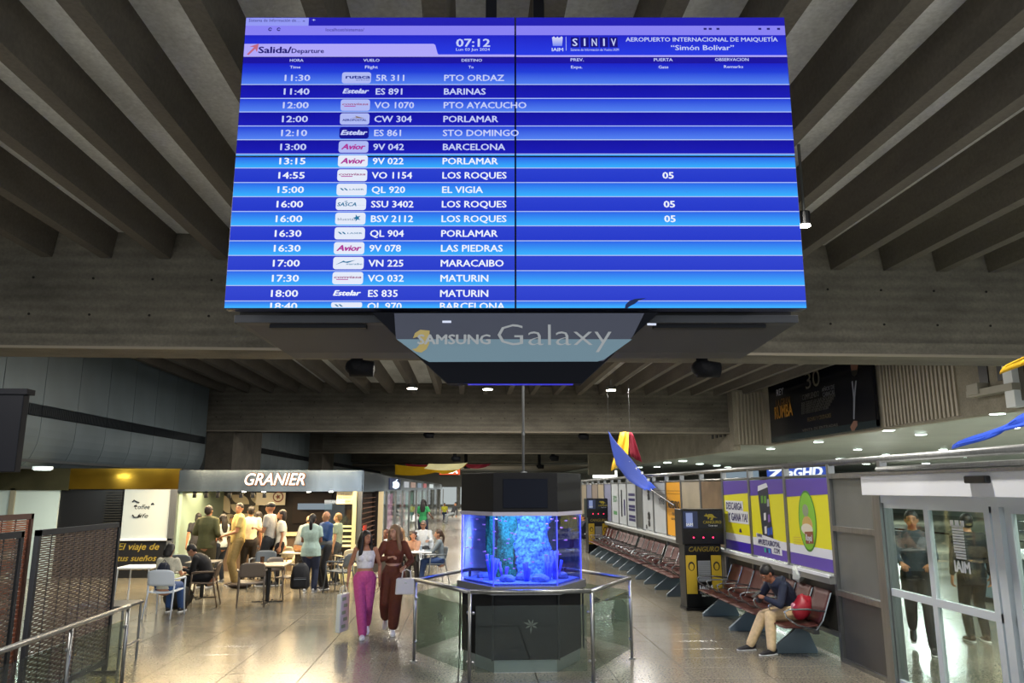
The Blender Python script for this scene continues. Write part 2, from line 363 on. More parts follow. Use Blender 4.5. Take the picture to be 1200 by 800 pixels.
for x, y, p in ((16, 12, 320), (16, 20, 480), (17, 28, 480), (15, 38, 450), (15, 52, 400), (28, 18, 600), (28, 32, 900), (28, 50, 800), (8.5, 9.5, 120), (8.5, 15, 90), (8.5, 24, 120)):
    area('concourse_light', (x, y, 3.55), 1.6, p, COOL)
# ---- hall downlights (surface cans on ribs)
def can(px, py, z, lab, s=.13, en=60):
    p = PZ(px, py, z)
    o = thing('ceiling_spotlight', lab, 'light', p)
    MB().cyl((0, 0), s, .0, .16, 16).o('housing', mat('lamp_housing', '#5d5c58', .4, .6), o); MB().cyl((0, 0), s * .9, -.015, .004, 16).o('lens', LAMP, o)
    part(o, 'bracket', DSTEEL, (-.02, .02, -.02, .02, .15, max(.2, 6.3 - p.z)))
    area('spot_light', (p.x, p.y, p.z - .04), s * 1.6, en, (1, .93, .8))
can(483, 455, 5.9, 'small round spotlight left of three under the ribs beyond the hanging sign', .2)
can(571.5, 456, 5.9, 'small round spotlight in the middle of three under the ribs beyond the sign', .2)
can(716, 457, 5.9, 'small round spotlight right of three under the ribs beyond the sign', .2)
can(522, 506.5, 5.7, 'bright spotlight seen just under the second cross beam, nearer the pole', .34)
can(468, 507, 5.7, 'bright spotlight seen under the second beam, leftmost of the two', .34)
p = PY(943, 262, 9.0)
o = thing('ceiling_spotlight', 'adjustable spotlight clamped to a rib just right of the flight board', 'light', p)
MB().tube([(0, 0, 1.6), (0, 0, .18)], .02).o('stem', DSTEEL, o); MB().cyl((0, 0), .075, -.02, .16, 14).o('housing', BLACK, o, bevel=.01)
MB().cyl((0, 0), .068, -.04, -.018, 14).o('lens', LAMP, o); area('spot_light', (p.x, p.y, p.z - .06), .12, 60, (1, .96, .9))
p = PZ(50, 549, 2.70); o = thing('ceiling_spotlight', 'wide white downlight glowing above the left kiosks under the curved duct wall', 'light', p)
MB().cyl((0, 0), .21, -.02, .05, 16).o('housing', WHITE, o); MB().cyl((0, 0), .17, -.03, -.015, 16).o('lens', LAMPC, o); 
area('spot_light', (p.x, p.y, p.z - .05), .25, 30, COOL)
# ---- hanging loudspeakers
def speaker(px, py, Y, s, lab):
    p = PY(px, py, Y); o = thing('pendant_speaker', lab, 'speaker', p)
    BD = mat('speaker_black', '#0a0c12', .7, spec=.2)
    MB().cyl((0, 0), s * .32, s * .35, (6.7 if Y > 60 else 4.62) - p.z if Y > 60 or 4.62 - p.z > s * .4 else s * .7, 12).o('mount', BD, o)
    MB().sph((-.0, 0, 0), (s * .62, s * .62, s * .48), 16).o('body', BD, o, smooth=True)
    MB().tube([(-s * .3, -.1 * s, -.05 * s), (s * .92, -.12 * s, -.12 * s)], [s * .5, s * .42], 14).o('horn', BD, o, smooth=True)
speaker(418, 430, 13.35, .33, 'black round loudspeaker hung under the first beam, left of the sign')
speaker(823, 431, 13.35, .33, 'black round loudspeaker hung under the first beam, right of the sign')
speaker(501, 509, 32.6, .3, 'small black loudspeaker under the second beam, left side')
speaker(682, 511, 32.6, .3, 'small black loudspeaker under the second beam, right side')
speaker(533, 537, 52.4, .42, 'tiny black loudspeaker under the third beam, left side')
speaker(648, 536, 52.4, .42, 'tiny black loudspeaker under the third beam, right side')
speaker(546, 546, 66, .42, 'tiny black loudspeaker in front of the far red fabric, left of the aquarium')
speaker(632, 546, 66, .42, 'tiny black loudspeaker farthest away, right of the aquarium pole')
# ================================================================ RIGHT PARTITION (X = 5)
PXN = 5.0
wp = struct('wall_partition', None, (PXN, 0, 0), -PI / 2)     # local x = -Y, local y = X - 5
yb = [8.97, 10.30, 11.8, 13.34, 14.76, 16.19, 17.71, 19.1, 20.44, 21.77, 22.55, 23.9, 25.2, 26.5, 27.9, 29.3, 30.7, 32.1, 33.5, 35, 36.5, 38]
for k, y in enumerate(yb): MB().box(-y - .035, -y + .035, -.04, .05, 0, 2.58).o('post', STEEL, wp)
part(wp, 'sill', mat('grey_sill', '#8b8d8c', .45, .5), (-38, -10.3, -.12, .1, .98, 1.08)); part(wp, 'sill_lip', WHITE, (-38, -10.3, -.135, -.1, 1.06, 1.1))
part(wp, 'lower_panel', mat('dark_skirt', '#34322e', .5), (-38, -10.3, -.0, .05, .35, .98)); part(wp, 'kick_rail', STEEL, (-38, -10.3, -.05, .0, .3, .36))
part(wp, 'low_pane', GLASSG, (-38, -10.3, .0, .02, .03, .3))
MB().tube([(-38, 0, 2.57), (-6.0, 0, 2.6)], .045, 10).o('top_rail', STEEL, wp, smooth=True)
MB().tube([(-38, 0, 2.42), (-8.9, 0, 2.42)], .022, 8).o('mid_rail', STEEL, wp, smooth=True)
UV = mat('poster_violet', '#5b43a8', .35); YE = mat('poster_yellow', '#e2dd1c', .35); WP_ = mat('poster_white', '#d9dde6', .4); IND = mat('poster_indigo', '#3a1fa8', .35); INK = mat('ink_navy', '#221a5e', .4)
GY = mat('poster_grey', '#b6bcc2', .4, var=.06, scale=3); OR = mat('poster_orange', '#e2a11c', .4); BR = mat('poster_bronze', '#8a7358', .3, .3, var=.35, scale=2.0); TAN = mat('poster_tan', '#a59b88', .3, var=.2, scale=1.5)
KK = mat('ink_black', '#15161b', .4)
z0, z1 = 1.12, 2.39
def panel(i, m, lab=None):
    a, b = -yb[i + 1] + .05, -yb[i] - .05
    return part(wp, 'poster_panel', m, (a, b, -.02, .0, z0, z1), label=lab), a, b
def pr(p, m, poly, y=-.024, name='print'): return MB().prism(poly, y, y + .002).o(name, m, p)
# three violet and yellow betting posters
for i, lab in ((1, 'violet and yellow poster with a round green badge'), (2, 'violet and yellow poster with a large phone'), (3, 'violet and yellow poster with lettering')):
    p, a, b = panel(i, YE, lab); w = b - a; k = i - 1
    zt = lambda x: 2.13 + (x - a) / w * .04
    pr(p, UV, [(a, z1), (b, z1), (b, 2.24 - .07), (a, 2.24 - .12)])
    pr(p, WP_, [(a, 1.42), (b, 1.42), (b, 1.29), (a, 1.29)]); pr(p, UV if k < 2 else IND, [(a, 1.29), (b, 1.29), (b, z0), (a, z0)])
    if i == 3:
        text(p, 'DESCARGA', a + .12, b - .35, 1.86, .13, -.028, INK, .02, .1); text(p, 'Y GANA YA!', a + .22, b - .1, 1.66, .14, -.028, INK, .02, .1)
        pr(p, WP_, [(a + .08, 2.02), (b - .3, 2.02), (b - .3, 1.84), (b - .06, 1.84), (b - .06, 1.62), (a + .2, 1.62), (a + .2, 1.82), (a + .08, 1.82)], -.0255)
        MB().prism([(b - .5 + .06 * math.cos(q), 1.46 + .07 * math.sin(q)) for q in [j * PI / 6 for j in range(7)]], -.026, -.024).o('print', INK, p)
    if i == 2:
        pr(p, mat('phone_dark', '#2a3038', .3), [(a + .36, 2.2), (a + .80, 2.27), (a + .92, 1.35), (a + .48, 1.35)], -.026)
        pr(p, WP_, [(a + .36, 2.2), (a + .38, 2.29), (a + .76, 2.34), (a + .81, 2.27)], -.027)
        for q, (u, v, c) in enumerate(((.48, 2.0, '#5f9a2a'), (.62, 2.0, '#5f9a2a'), (.74, 1.95, '#9aa0aa'), (.56, 1.72, '#d8dade'), (.74, 1.7, '#7c5ba8'), (.56, 1.5, '#d8dade'), (.68, 1.48, '#2f54b5'), (.8, 1.5, '#2f54b5'))):
            pr(p, mat('app_%s' % c, c, .4), [(a + u, v), (a + u + .09, v + .01), (a + u + .1, v + .13), (a + u + .01, v + .12)], -.028)
        pr(p, WP_, [(a + .18, 1.5), (b - .22, 1.42), (b - .22, 1.1 + .1), (a + .82, 1.2), (a + .8, 1.28), (a + .18, 1.3)], -.0265)
        text(p, 'WWW.', a + .22, a + .45, 1.43, .06, -.03, INK, .02); text(p, 'APUESTASROYAL', a + .24, b - .26, 1.32, .085, -.03, INK, .025); text(p, '.COM', b - .55, b - .3, 1.22, .08, -.03, INK, .02)
        for q in range(3): pr(p, mat('dot_%d' % q, ('#1fae8e', '#3a2f6f', '#2b8fd0')[q], .4), [(a + .5 + q * .09, 1.2), (a + .57 + q * .09, 1.2), (a + .57 + q * .09, 1.27), (a + .5 + q * .09, 1.27)], -.029)
    if i == 1:
        cx, cz = a + .68, 1.78
        el = lambda rx, rz, m, y, cx=cx, cz=cz: pr(p, m, [(cx + rx * math.cos(q), cz + rz * math.sin(q)) for q in [j * PI / 14 for j in range(28)]], y)
        el(.29, .44, mat('badge_rim', '#3f7d2a', .4), -.026); el(.265, .41, mat('badge_green', '#7fbf30', .4), -.028)
        el(.17, .13, mat('badge_tan', '#c7a35c', .4), -.030, cx, 1.72); el(.19, .08, mat('badge_white', '#d9d3c2', .4), -.032, cx - .02, 1.66)
        el(.1, .09, mat('badge_grey', '#8c9a80', .4), -.031, cx - .03, 1.93)
        pr(p, mat('badge_brown', '#8a4a32', .4), [(cx - .1, 1.62), (cx + .17, 1.64), (cx + .17, 1.47), (cx - .08, 1.45)], -.034)
        text(p, 'Royal', cx - .07, cx + .14, 1.5, .09, -.037, WP_, .02, .2)
        for q in range(4): pr(p, mat('badge_tan'), [(a + .15, 1.52 - q * .035), (a + .42, 1.53 - q * .035), (a + .42, 1.525 - q * .035), (a + .15, 1.515 - q * .035)], -.026)
p, a, b = panel(4, BR, 'bronze reflective panel'); p, a, b = panel(5, TAN, 'plain tan reflective panel')
p, a, b = panel(6, OR, 'orange poster with black lettering'); text(p, 'ALFEADO', a + .12, b - .1, 1.78, .17, -.03, KK, .03); text(p, 'TE LO', a + .5, b - .4, 1.6, .07, -.03, KK, .02); text(p, 'LLEVAMOS', a + .4, b - .3, 1.5, .05, -.03, KK, .02)
for q in range(2): pr(p, mat('poster_gold', '#b67f12', .4), [(a + .05, 2.2 - q * .07), (b - .05, 2.2 - q * .07), (b - .05, 2.18 - q * .07), (a + .05, 2.18 - q * .07)])
p, a, b = panel(7, GY, 'pale grey poster with grey lettering'); text(p, 'YF8', a + .5, b - .1, 1.85, .16, -.03, mat('ink_grey', '#5b626c', .5), .02)
for q in range(2): pr(p, mat('ink_grey'), [(a + .05, 2.2 - q * .1), (b - .05, 2.2 - q * .1), (b - .05, 2.19 - q * .1), (a + .05, 2.19 - q * .1)])
p, a, b = panel(8, GY, 'pale poster with tall black artwork')
for q, (u, v, s) in enumerate(((.75, 2.2, .13), (.75, 2.02, .13), (.72, 1.5, .15), (.72, 1.3, .12), (.4, 1.2, .08))):
    MB().prism([(a + u + s * (1 + .35 * math.sin(3 * j)) * math.cos(j * PI / 6), v + s * .8 * math.sin(j * PI / 6)) for j in range(12)], -.026, -.024).o('print', KK, p)
p, a, b = panel(9, STEEL)
p, a, b = panel(10, GY, 'white poster with navy text bars')
for q, zz in enumerate((2.1, 1.95, 1.75, 1.65, 1.45, 1.35)): pr(p, INK, [(a + .2, zz), (b - .15, zz), (b - .15, zz - .08), (a + .2, zz - .08)])
p, a, b = panel(11, GY, 'white poster with a dark bottle shape')
pr(p, KK, [(a + .3, 2.2), (a + .5, 2.2), (a + .5, 1.35), (a + .3, 1.35)]); pr(p, INK, [(a + .75, 1.9), (a + .95, 1.9), (a + .95, 1.4), (a + .75, 1.4)])
p, a, b = panel(12, GY, 'white poster with green logo text'); text(p, 'ECO', a + .3, b - .3, 1.8, .2, -.03, mat('ink_green', '#4f8a5a', .5), .01); pr(p, mat('ink_green'), [(a + .3, 1.5), (b - .3, 1.5), (b - .3, 1.38), (a + .3, 1.38)])
for i in range(13, 21): panel(i, mat('poster_dusk%d' % (i % 3), ('#8f8076', '#7c7f9c', '#a1937c')[i % 3], .4))
# grey steel screen bay between posters and the sliding door
part(wp, 'steel_panel', mat('frosted_panel', '#6f7270', .35, .3, var=.12, scale=1.5), (-10.25, -9.0, -.0, .03, 1.75, 2.38), (-10.25, -9.0, -.0, .03, .92, 1.68))
part(wp, 'steel_panel', mat('grey_panel', '#4c4c4b', .45, .3), (-10.25, -9.0, -.0, .03, .04, .84))
for zz in (1.68, .84, 2.38): part(wp, 'rail', STEEL, (-10.27, -8.98, -.045, .02, zz, zz + .07))
part(wp, 'rail', STEEL, (-10.27, -8.98, -.045, .02, 0, .05))
# blue shop signs seen over the partition
for k, (a, b, tx) in enumerate(((850, 884, ''), (899, 921, '7'), (922, 968, 'aGHD'))):
    p0, p1 = PX(a, 560, 9.0), PX(b, 560, 9.0)
    s = thing('shop_sign', ('small white lit sign panel above the posters', 'narrow blue lit sign with a white stroke above the phone poster', 'wide blue lit sign with white letters above the badge poster')[k], 'sign', (9.0, p0.y, 2.4), -PI / 2)
    part(s, 'box', emis('sign_blue', '#1d4fc0', .8) if k else emis('sign_pale', '#93a9b8', .6), (0, p0.y - p1.y, 0, .15, .05, .47)); part(s, 'bracket', DSTEEL, (.1, .16, .05, .1, -2.4, .05))
    if tx: text(s, tx, .1, p0.y - p1.y - .12, .16, .24, -.01, emis('sign_white', '#e8f4ff', 1.2), .03, .15)
# ================================================================ SLIDING DOOR
d = struct('door_1', None, (PXN, 0, 0), -PI / 2)
FRM = mat('door_white', '#c9d1d8', .35)
yL = lambda px: PX(px, 590, 5).y
part(d, 'header', mat('header_white', '#f0f3fa', .45), (-8.92, -4.2, -.3, .08, 2.17, 2.40), bevel=.006)
part(d, 'header_cap', STEEL, (-8.95, -4.2, -.33, .1, 2.40, 2.43)); MB().tube([(-8.7, -.2, 2.47), (-4.2, -.2, 2.47)], .03, 8).o('header_conduit', STEEL, d)
MB().box(-.15, .15, -.06, 0, -.035, .035).o('motion_sensor', BLACK, d, bevel=.012).location = (-PX(1148, 558, 4.7).y, -.3, 2.33)
part(d, 'upper_frame', FRM, (-9.0, -4.2, -.06, .06, 2.08, 2.17))
part(d, 'jamb', STEEL, (-9.12, -8.95, -.08, .08, 0, 2.17))
for i, (a, b) in enumerate(((1031, 1162), (1175, 1330))):
    ya, yb_ = yL(a), yL(b); ym = yL(1087) if i == 0 else yL(1250)
    lf = thing('leaf'); lf.parent = d; x0, x1 = -ya, -yb_
    yy = -.01 if i == 0 else .03
    for (u, v) in ((x0, x0 + .085), (x1 - .085, x1), (-ym - .04, -ym + .04)): part(lf, 'stile', FRM, (u, v, yy - .025, yy + .025, 0.02, 2.08))
    for zz in (.02, 1.02, 2.02): part(lf, 'rail', FRM, (x0, x1, yy - .026, yy + .026, zz, zz + .08))
    part(lf, 'pane', GLASSG, (x0 + .05, x1 - .05, yy - .006, yy + .006, .06, 2.06))
part(d, 'centre_post', FRM, (-yL(1164), -yL(1173), -.03, .07, 0, 2.1))
# castle emblem and letters on the glass
ya = yL(1114); e = thing('emblem'); e.parent = d
g = MB(); x0 = -ya
for k in range(12): g.box(x0 + .02 + (0.0 if k > 1 else .02), x0 + .20, -.03, -.028, 1.55 + k * .028, 1.57 + k * .028)
g.box(x0, x0 + .05, -.03, -.028, 1.87, 1.93); g.box(x0 + .08, x0 + .14, -.03, -.028, 1.87, 1.93); g.box(x0 + .17, x0 + .22, -.03, -.028, 1.87, 1.93)
g.o('castle_mark', WHITE, e); text(e, 'IAIM', x0 + .0, x0 + .25, 1.42, .11, -.032, WHITE, .03)
# room behind the door
cb = thing('service_counter', 'long pale counter with steel ledge seen through the sliding door', 'counter', (10.5, 10, 0))
part(cb, 'front', mat('counter_grey', '#6c7c84', .4), (0, .6, -5, 6, 0, .95)); part(cb, 'top', WHITE, (-.15, .7, -5.1, 6.1, .95, 1.05)); part(cb, 'plinth', BLACK, (-.05, 0, -5, 6, 0, .1))
cb = thing('service_counter', 'raised glass and steel display behind the pale counter through the door', 'counter', (13.5, 10, 0))
part(cb, 'cabinet', mat('mint_cab', '#8fa39b', .4), (0, .8, -5, 8, 0, 1.4)); 
for k in range(4): part(cb, 'shelf', STEEL, (-.2, .0, -5, 8, 1.0 + k * .22, 1.03 + k * .22))
# ================================================================ FLIGHT BOARD (2 x 2 video wall)
HD = Vector((math.sin(YAW), math.cos(YAW), 0)); RT = Vector((math.cos(YAW), -math.sin(YAW), 0))
BD = 5.5; B0 = HD * BD
def onB(px, py, off=0.0):
    "photo pixel to board-local (x, z)"
    d = ray(px, py); t = (BD + off) / d.dot(HD); p = d * t; return p.dot(RT), p.z + H
def bx(px, py): return onB(px, py)[0]
def bz(py, px=604): return onB(px, py)[1]
XL, ZB = onB(262, 362); XR, _ = onB(946, 361); _, ZT = onB(604, 20)
XS = bx(604, 183); ZS = bz(183.5)
vw = thing('video_wall', 'large blue departures board of four joined screens hanging from the ceiling', 'departures board', (B0.x, B0.y, 0), -YAW)
BEZ = mat('bezel', '#101640', .3)
scr = {}
for nm, a, b, c, e_ in (('tl', XL, XS, ZS, ZT), ('tr', XS, XR, ZS, ZT), ('bl', XL, XS, ZB, ZS), ('br', XS, XR, ZB, ZS)):
    scr[nm] = part(vw, 'display', BEZ, (a + .002, b - .002, 0, .10, c + .002, e_ - .002), bevel=.004)
part(vw, 'mounting_frame', BLACK, (XL + .3, XR - .3, .11, .2, ZB + .05, ZT - .1), (XL + .05, XR - .05, .2, .26, ZB + .0, ZB + .1))
for px in (575, 632): x = bx(px, 10); part(vw, 'hanger', BLACK, (x - .045, x + .045, .12, .22, ZT - .4, 6.68))
def zof(v): return ZT - v * (ZT - ZB)
PV = .0485; V1 = .2206 - PV * .5 + .003
M_ = {('u', 1): gradmat('band_upper_light', '#5a8bff', '#1f3ce0', .9), ('u', 0): gradmat('band_upper_dark', '#1a1cc0', '#1210a8', .9),  # upper screens duller and more violet: viewing-angle falloff put into the colours
      ('l', 1): gradmat('band_lower_light', '#38b4ff', '#2a62ea', 1.0), ('l', 0): gradmat('band_lower_dark', '#1f35c8', '#2a40cf', 1.0)}
LINE = emis('band_line', '#b8ccff', .9)
def band(m, x0, x1, z0, z1, y=-.004, name='band', clip=True, p=None):
    for nm, a, b, c, e_ in (('tl', XL, XS, ZS, ZT), ('tr', XS, XR, ZS, ZT), ('bl', XL, XS, ZB, ZS), ('br', XS, XR, ZB, ZS)):
        u0, u1, w0, w1 = max(x0, a + .007), min(x1, b - .007), max(z0, c + .007), min(z1, e_ - .007)
        if u1 - u0 < .004 or w1 - w0 < .002: continue
        MB().box(u0, u1, y, y + .003, w0, w1).o(name, m, scr[nm])
TU = emis('text_upper', '#c9d3ff', .95); TLw = emis('text_lower', '#eef4ff', 1.0)
rows = [('11:30', 'rutaca', '5R 311', 'PTO ORDAZ', ''), ('11:40', 'est', 'ES 891', 'BARINAS', ''), ('12:00', 'conv', 'VO 1070', 'PTO AYACUCHO', ''), ('12:00', 'aero', 'CW 304', 'PORLAMAR', ''),
        ('12:10', 'est2', 'ES 861', 'STO DOMINGO', ''), ('13:00', 'avior', '9V 042', 'BARCELONA', ''), ('13:15', 'avior', '9V 022', 'PORLAMAR', ''), ('14:55', 'conv', 'VO 1154', 'LOS ROQUES', '05'),
        ('15:00', 'laser', 'QL 920', 'EL VIGIA', ''), ('16:00', 'sasca', 'SSU 3402', 'LOS ROQUES', '05'), ('16:00', 'blue', 'BSV 2112', 'LOS ROQUES', '05'), ('16:30', 'laser', 'QL 904', 'PORLAMAR', ''),
        ('16:30', 'avior', '9V 078', 'LAS PIEDRAS', ''), ('17:00', 'mar', 'VN 225', 'MARACAIBO', ''), ('17:30', 'conv', 'VO 032', 'MATURIN', ''), ('18:00', 'est', 'ES 835', 'MATURIN', ''), ('18:40', 'laser', 'QL 970', 'BARCELONA', '')]
xt, xlg, xf, xd, xg = bx(334, 91), bx(401, 91), bx(440.5, 91), bx(520, 91), bx(776, 205)
LW = bx(435, 91) - xlg; CH = .053
LOGO = emis('logo_plate', '#e8efff', .95); LOGU = emis('logo_plate_upper', '#b7c2ff', .9)
MAG = emis('logo_magenta', '#c03aa8', .8); TEAL = emis('logo_teal', '#2a7fae', .8); NB = emis('logo_navy', '#1c2f9a', .8); PINK = emis('logo_pink', '#b06a9a', .8)
def rrect(x0, x1, z0, z1, r, y, m, p, name='logo_plate'):
    q = []
    for cx, cz, a0 in ((x1 - r, z1 - r, 0), (x0 + r, z1 - r, 90), (x0 + r, z0 + r, 180), (x1 - r, z0 + r, 270)):
        q += [(cx + r * math.cos(R(a0 + a)), cz + r * math.sin(R(a0 + a))) for a in (0, 30, 60, 90)]
    return MB().prism(q, y, y + .002).o(name, m, p)
for k, (tm_, lg, fn, ds, gt) in enumerate(rows):
    va = V1 + k * PV; zt_, zb_ = zof(va), zof(va + PV); up = 'u' if k < 6 else 'l'; ty = 1 - k % 2
    band(M_[(up, ty)], XL, XR, max(zb_, ZB + .008), zt_)
    if ty: band(LINE, XL, XR, zb_, zb_ + .006, -.006, 'band_line')
    else: band(LINE, XL, XR, zb_ - .002, zb_ + .004, -.006, 'band_line')
    tp = TU if k < 6 else TLw; pl = scr['tl'] if k < 6 else scr['bl']; z = (zt_ + zb_) / 2 - CH / 2
    ch = CH
    if k == 16:
        # last row is cut by the screen edge: keep only the upper part of the letters
        z = zt_ - .036 - CH / 2 - .004
    o1 = [text(pl, tm_, xt, xt + (bx(364, 91) - bx(334, 91)), z, ch, -.009, tp, .013), text(pl, fn, xf, 1.12, z, ch, -.009, tp, .013, fit=False), text(pl, ds, xd, 1.12, z, ch, -.009, tp, .013, fit=False)]
    if k == 16:
        for ob in o1:
            bmx = bmesh.new(); bmx.from_mesh(ob.data); bmesh.ops.bisect_plane(bmx, geom=bmx.verts[:] + bmx.edges[:] + bmx.faces[:], plane_co=(0, 0, ZB + .008), plane_no=(0, 0, 1), clear_inner=True); bmx.to_mesh(ob.data); bmx.free()
    if gt: text(scr['br'], gt, xg, xg + .088, z, ch, -.009, TLw, .018)
    a, b, c, e_ = xlg, xlg + LW, zb_ + .012, zt_ - .01
    if k == 16: c = ZB + .01
    if lg != 'est': rrect(a, b, c, e_, .02 if k < 16 else .012, -.008, (LOGO if k > 5 else LOGU) if lg != 'est2' else emis('logo_dark', '#1414a0', .8), pl)
    zc = (c + e_) / 2
    if lg in ('est', 'est2'): text(pl, 'Estelar', a + .01, b - .01, zc - .018, .04, -.011, TLw if k > 5 else TU, .03, .3)
    elif lg == 'avior': text(pl, 'Avior', a + .02, b - .02, zc - .022, .045, -.011, MAG, .03, .3)
    elif lg == 'conv': text(pl, 'conviasa', a + .012, b - .012, zc - .002, .02, -.011, PINK, .02, .2); MB().box(a + .03, a + .12, -.0115, -.01, zc - .014, zc - .008).o('print', MAG, pl)
    elif lg == 'rutaca': text(pl, 'rutaca', a + .03, b - .005, zc - .008, .032, -.011, NB, .02); text(pl, 'airlines', b - .12, b - .01, zc - .026, .012, -.011, NB, .0)
    elif lg == 'aero': text(pl, 'AEROPOSTAL', a + .02, b - .02, zc - .02, .018, -.011, NB, .02); MB().prism([(a + .09, zc + .006), (b - .04, zc + .004), (a + .12, zc + .024), (a + .13, zc + .01)], -.012, -.01).o('print', emis('logo_gold', '#a08a80', .7), pl)
    elif lg == 'sasca': text(pl, 'SASCA', a + .01, a + .16, zc - .018, .03, -.011, TEAL, .02, .2); text(pl, '.....', a + .165, b - .01, zc - .012, .006, -.011, TEAL, .01); MB().prism([(a + .06, zc + .018), (a + .09, zc + .026), (a + .08, zc + .016)], -.012, -.01).o('print', TEAL, pl)
    elif lg == 'blue': text(pl, 'bluestar', a + .02, a + .16, zc - .016, .022, -.011, PINK if 0 else emis('logo_grey', '#6b86a8', .8), .0); MB().prism([(b - .065 + (.032 if j % 2 else .013) * math.cos(j * PI / 5), zc + .004 + (.03 if j % 2 else .012) * math.sin(j * PI / 5)) for j in range(10)], -.012, -.01).o('print', TEAL, pl)
    elif lg == 'laser':
        zz = zc if k < 16 else zc - .006
        for q in range(2): MB().prism([(a + .025 + q * .03, zz + .01), (a + .04 + q * .03, zz + .01), (a + .06 + q * .03, zz - .008), (a + .045 + q * .03, zz - .008)], -.012, -.01).o('print', TEAL, pl)
        if k < 16: text(pl, 'LASER', a + .1, b - .02, zc - .006, .012, -.011, TEAL, .01)
    elif lg == 'mar': MB().prism([(a + .02, zc - .015), (a + .08, zc + .018), (a + .11, zc), (a + .17, zc + .022), (a + .1, zc + .008), (a + .075, zc + .006)], -.012, -.01).o('print', TEAL, pl); text(pl, 'maraibo', a + .1, b - .01, zc - .015, .014, -.011, TEAL, .01, .2)
# header zone
VB = lambda y, px=604: bz(y, px)
band(emis('tab_blue', '#2420b8', .9), XL, XR, bz(30.5), bz(20)); band(emis('tab_light', '#9aa0ff', .9), XL, bx(362, 24), bz(30.5), bz(21.5), -.006)
band(emis('address_bar', '#8f88ff', .9), XL, XR, bz(41.5), bz(30.5)); band(gradmat('head_blue', '#2a40f0', '#2226d0', .9), XL, XR, bz(66), bz(41.5))
band(emis('head_dark', '#1c14a6', .9), XL, XR, bz(74.5), bz(67.5)); band(gradmat('head_mid', '#2440e0', '#1c22d0', .9), XL, XR, zof(V1), bz(74.5))
zq = bz(67); zr = bz(52)
LAV = emis('head_lavender', '#b3abff', .95)
q = [(XL + .01, zr), (bx(508, 60), zr)] + [(bx(509 + t_ * 5, 60), zr + (bz(64.5) - zr) * (3 * t_ * t_ - 2 * t_ ** 3)) for t_ in (.2, .4, .6, .8, 1)] + [(XS - .008, bz(64.5)), (XS - .008, zq), (XL + .01, zq)]
MB().prism(q, -.008, -.006).o('header_shape', LAV, scr['tl']); band(LAV, XS + .008, XR, bz(67), bz(65.2), -.007)
def TP(p, s, x0, x1, yb_, hpx, m, bold=.01, shear=0.0):
    a, z = onB(x0, yb_); b = onB(x1, yb_)[0]; return text(p, s, a, b, z, hpx * .0066, -.011, m, bold, shear)
DB = emis('ink_screen', '#2a2590', .6); tl, tr = scr['tl'], scr['tr']
TP(tl, 'Sistema de Información de…', 292, 352, 26.5, 4.2, DB, 0); TP(tl, 'x', 355, 358, 26.5, 3, DB, 0); TP(tl, '+', 366, 370, 26, 4, TU, 0)
TP(tl, 'localhost/sistemas/', 382, 427, 37.5, 4.2, DB, 0)
for px in (317, 327):
    x, z = onB(px, 35); MB().prism([(x + .016 * math.cos(j * PI / 4), z + .016 * math.sin(j * PI / 4)) for j in range(8)] + [(x + .009 * math.cos(-j * PI / 4 + 6.2), z + .009 * math.sin(-j * PI / 4 + 6.2)) for j in range(8)], -.009, -.007).o('icon', DB, tl)
TP(tl, 'Salida/', 303, 342, 63, 8.5, DB, .02); TP(tl, 'Departure', 342, 380, 63, 6, DB, .015)
x, z = onB(296, 58); MB().prism([(x - .04, z - .05), (x + .015, z + .015), (x - .02, z + .02), (x + .05, z + .045), (x + .04, z - .03), (x + .025, z), (x - .025, z - .055)], -.011, -.009).o('arrow_icon', emis('arrow_red', '#c8708a', .9), tl)
TP(tl, '07:12', 534.5, 574.5, 55.5, 10.5, TU, .015); TP(tl, 'Lun 03 Jun 2024', 534.5, 574, 60.3, 3.6, TU, .005)
for s, a, b, y, h_ in (('HORA', 340, 356, 73, 3.6), ('Time', 340, 352.5, 81, 3.6), ('VUELO', 426, 445, 73, 3.6), ('Flight', 428, 443, 81, 3.8), ('DESTINO', 541, 565, 73, 3.6), ('To', 549, 555, 81, 3.6)): TP(tl, s, a, b, y, h_, TU, .01)
for s, a, b, y, h_ in (('PREV.', 668.5, 684, 72.5, 4), ('Expe.', 669, 682.5, 81, 3.8), ('PUERTA', 766, 788, 72.5, 4), ('Gate', 771.5, 783, 81, 3.8), ('OBSERVACION', 837.5, 877, 72.3, 4), ('Remarks', 848, 870.5, 80.5, 3.6)): TP(tr, s, a, b, y, h_, TU, .01)
TP(tr, 'AEROPUERTO INTERNACIONAL DE MAIQUETÍA', 733, 911, 49.5, 5.6, TU, .01); TP(tr, '“Simón Bolívar”', 786, 860, 59.5, 6.6, TU, .01)
for q in range(5):
    a, z = onB(669 + q * 11.3, 55.5); b = onB(678.5 + q * 11.3, 55.5)[0]; MB().box(a, b, -.0095, -.008, z - .005, z + .085).o('letter_tile', emis('tile_navy', '#19148a', .8), tr)
    text(tr, 'SINIV'[q], a + (.012 if q not in (1, 3) else .026), b - (.012 if q not in (1, 3) else .026), z + .006, .066, -.012, TU, .01)
TP(tr, 'Sistema de Información de Vuelos IAIM', 668.5, 725, 60.5, 3.4, TU, .0); TP(tr, 'IAIM', 646.5, 660, 60.8, 4.4, TU, .02)
a, z = onB(647, 54.5); b = onB(659.5, 54.5)[0]; zz = bz(43.5)
MB().prism([(a, zz - .01), (a + .015, zz), (a + .025, zz - .012), (a + .035, zz - .012), ((a + b) / 2, zz), (b - .035, zz - .012), (b - .025, zz - .012), (b - .01, zz), (b, zz - .01), (b - .006, z), (a + .006, z)], -.011, -.009).o('castle_icon', gradmat('castle_grad', '#7f92ff', '#e6e8ff', .9), tr)
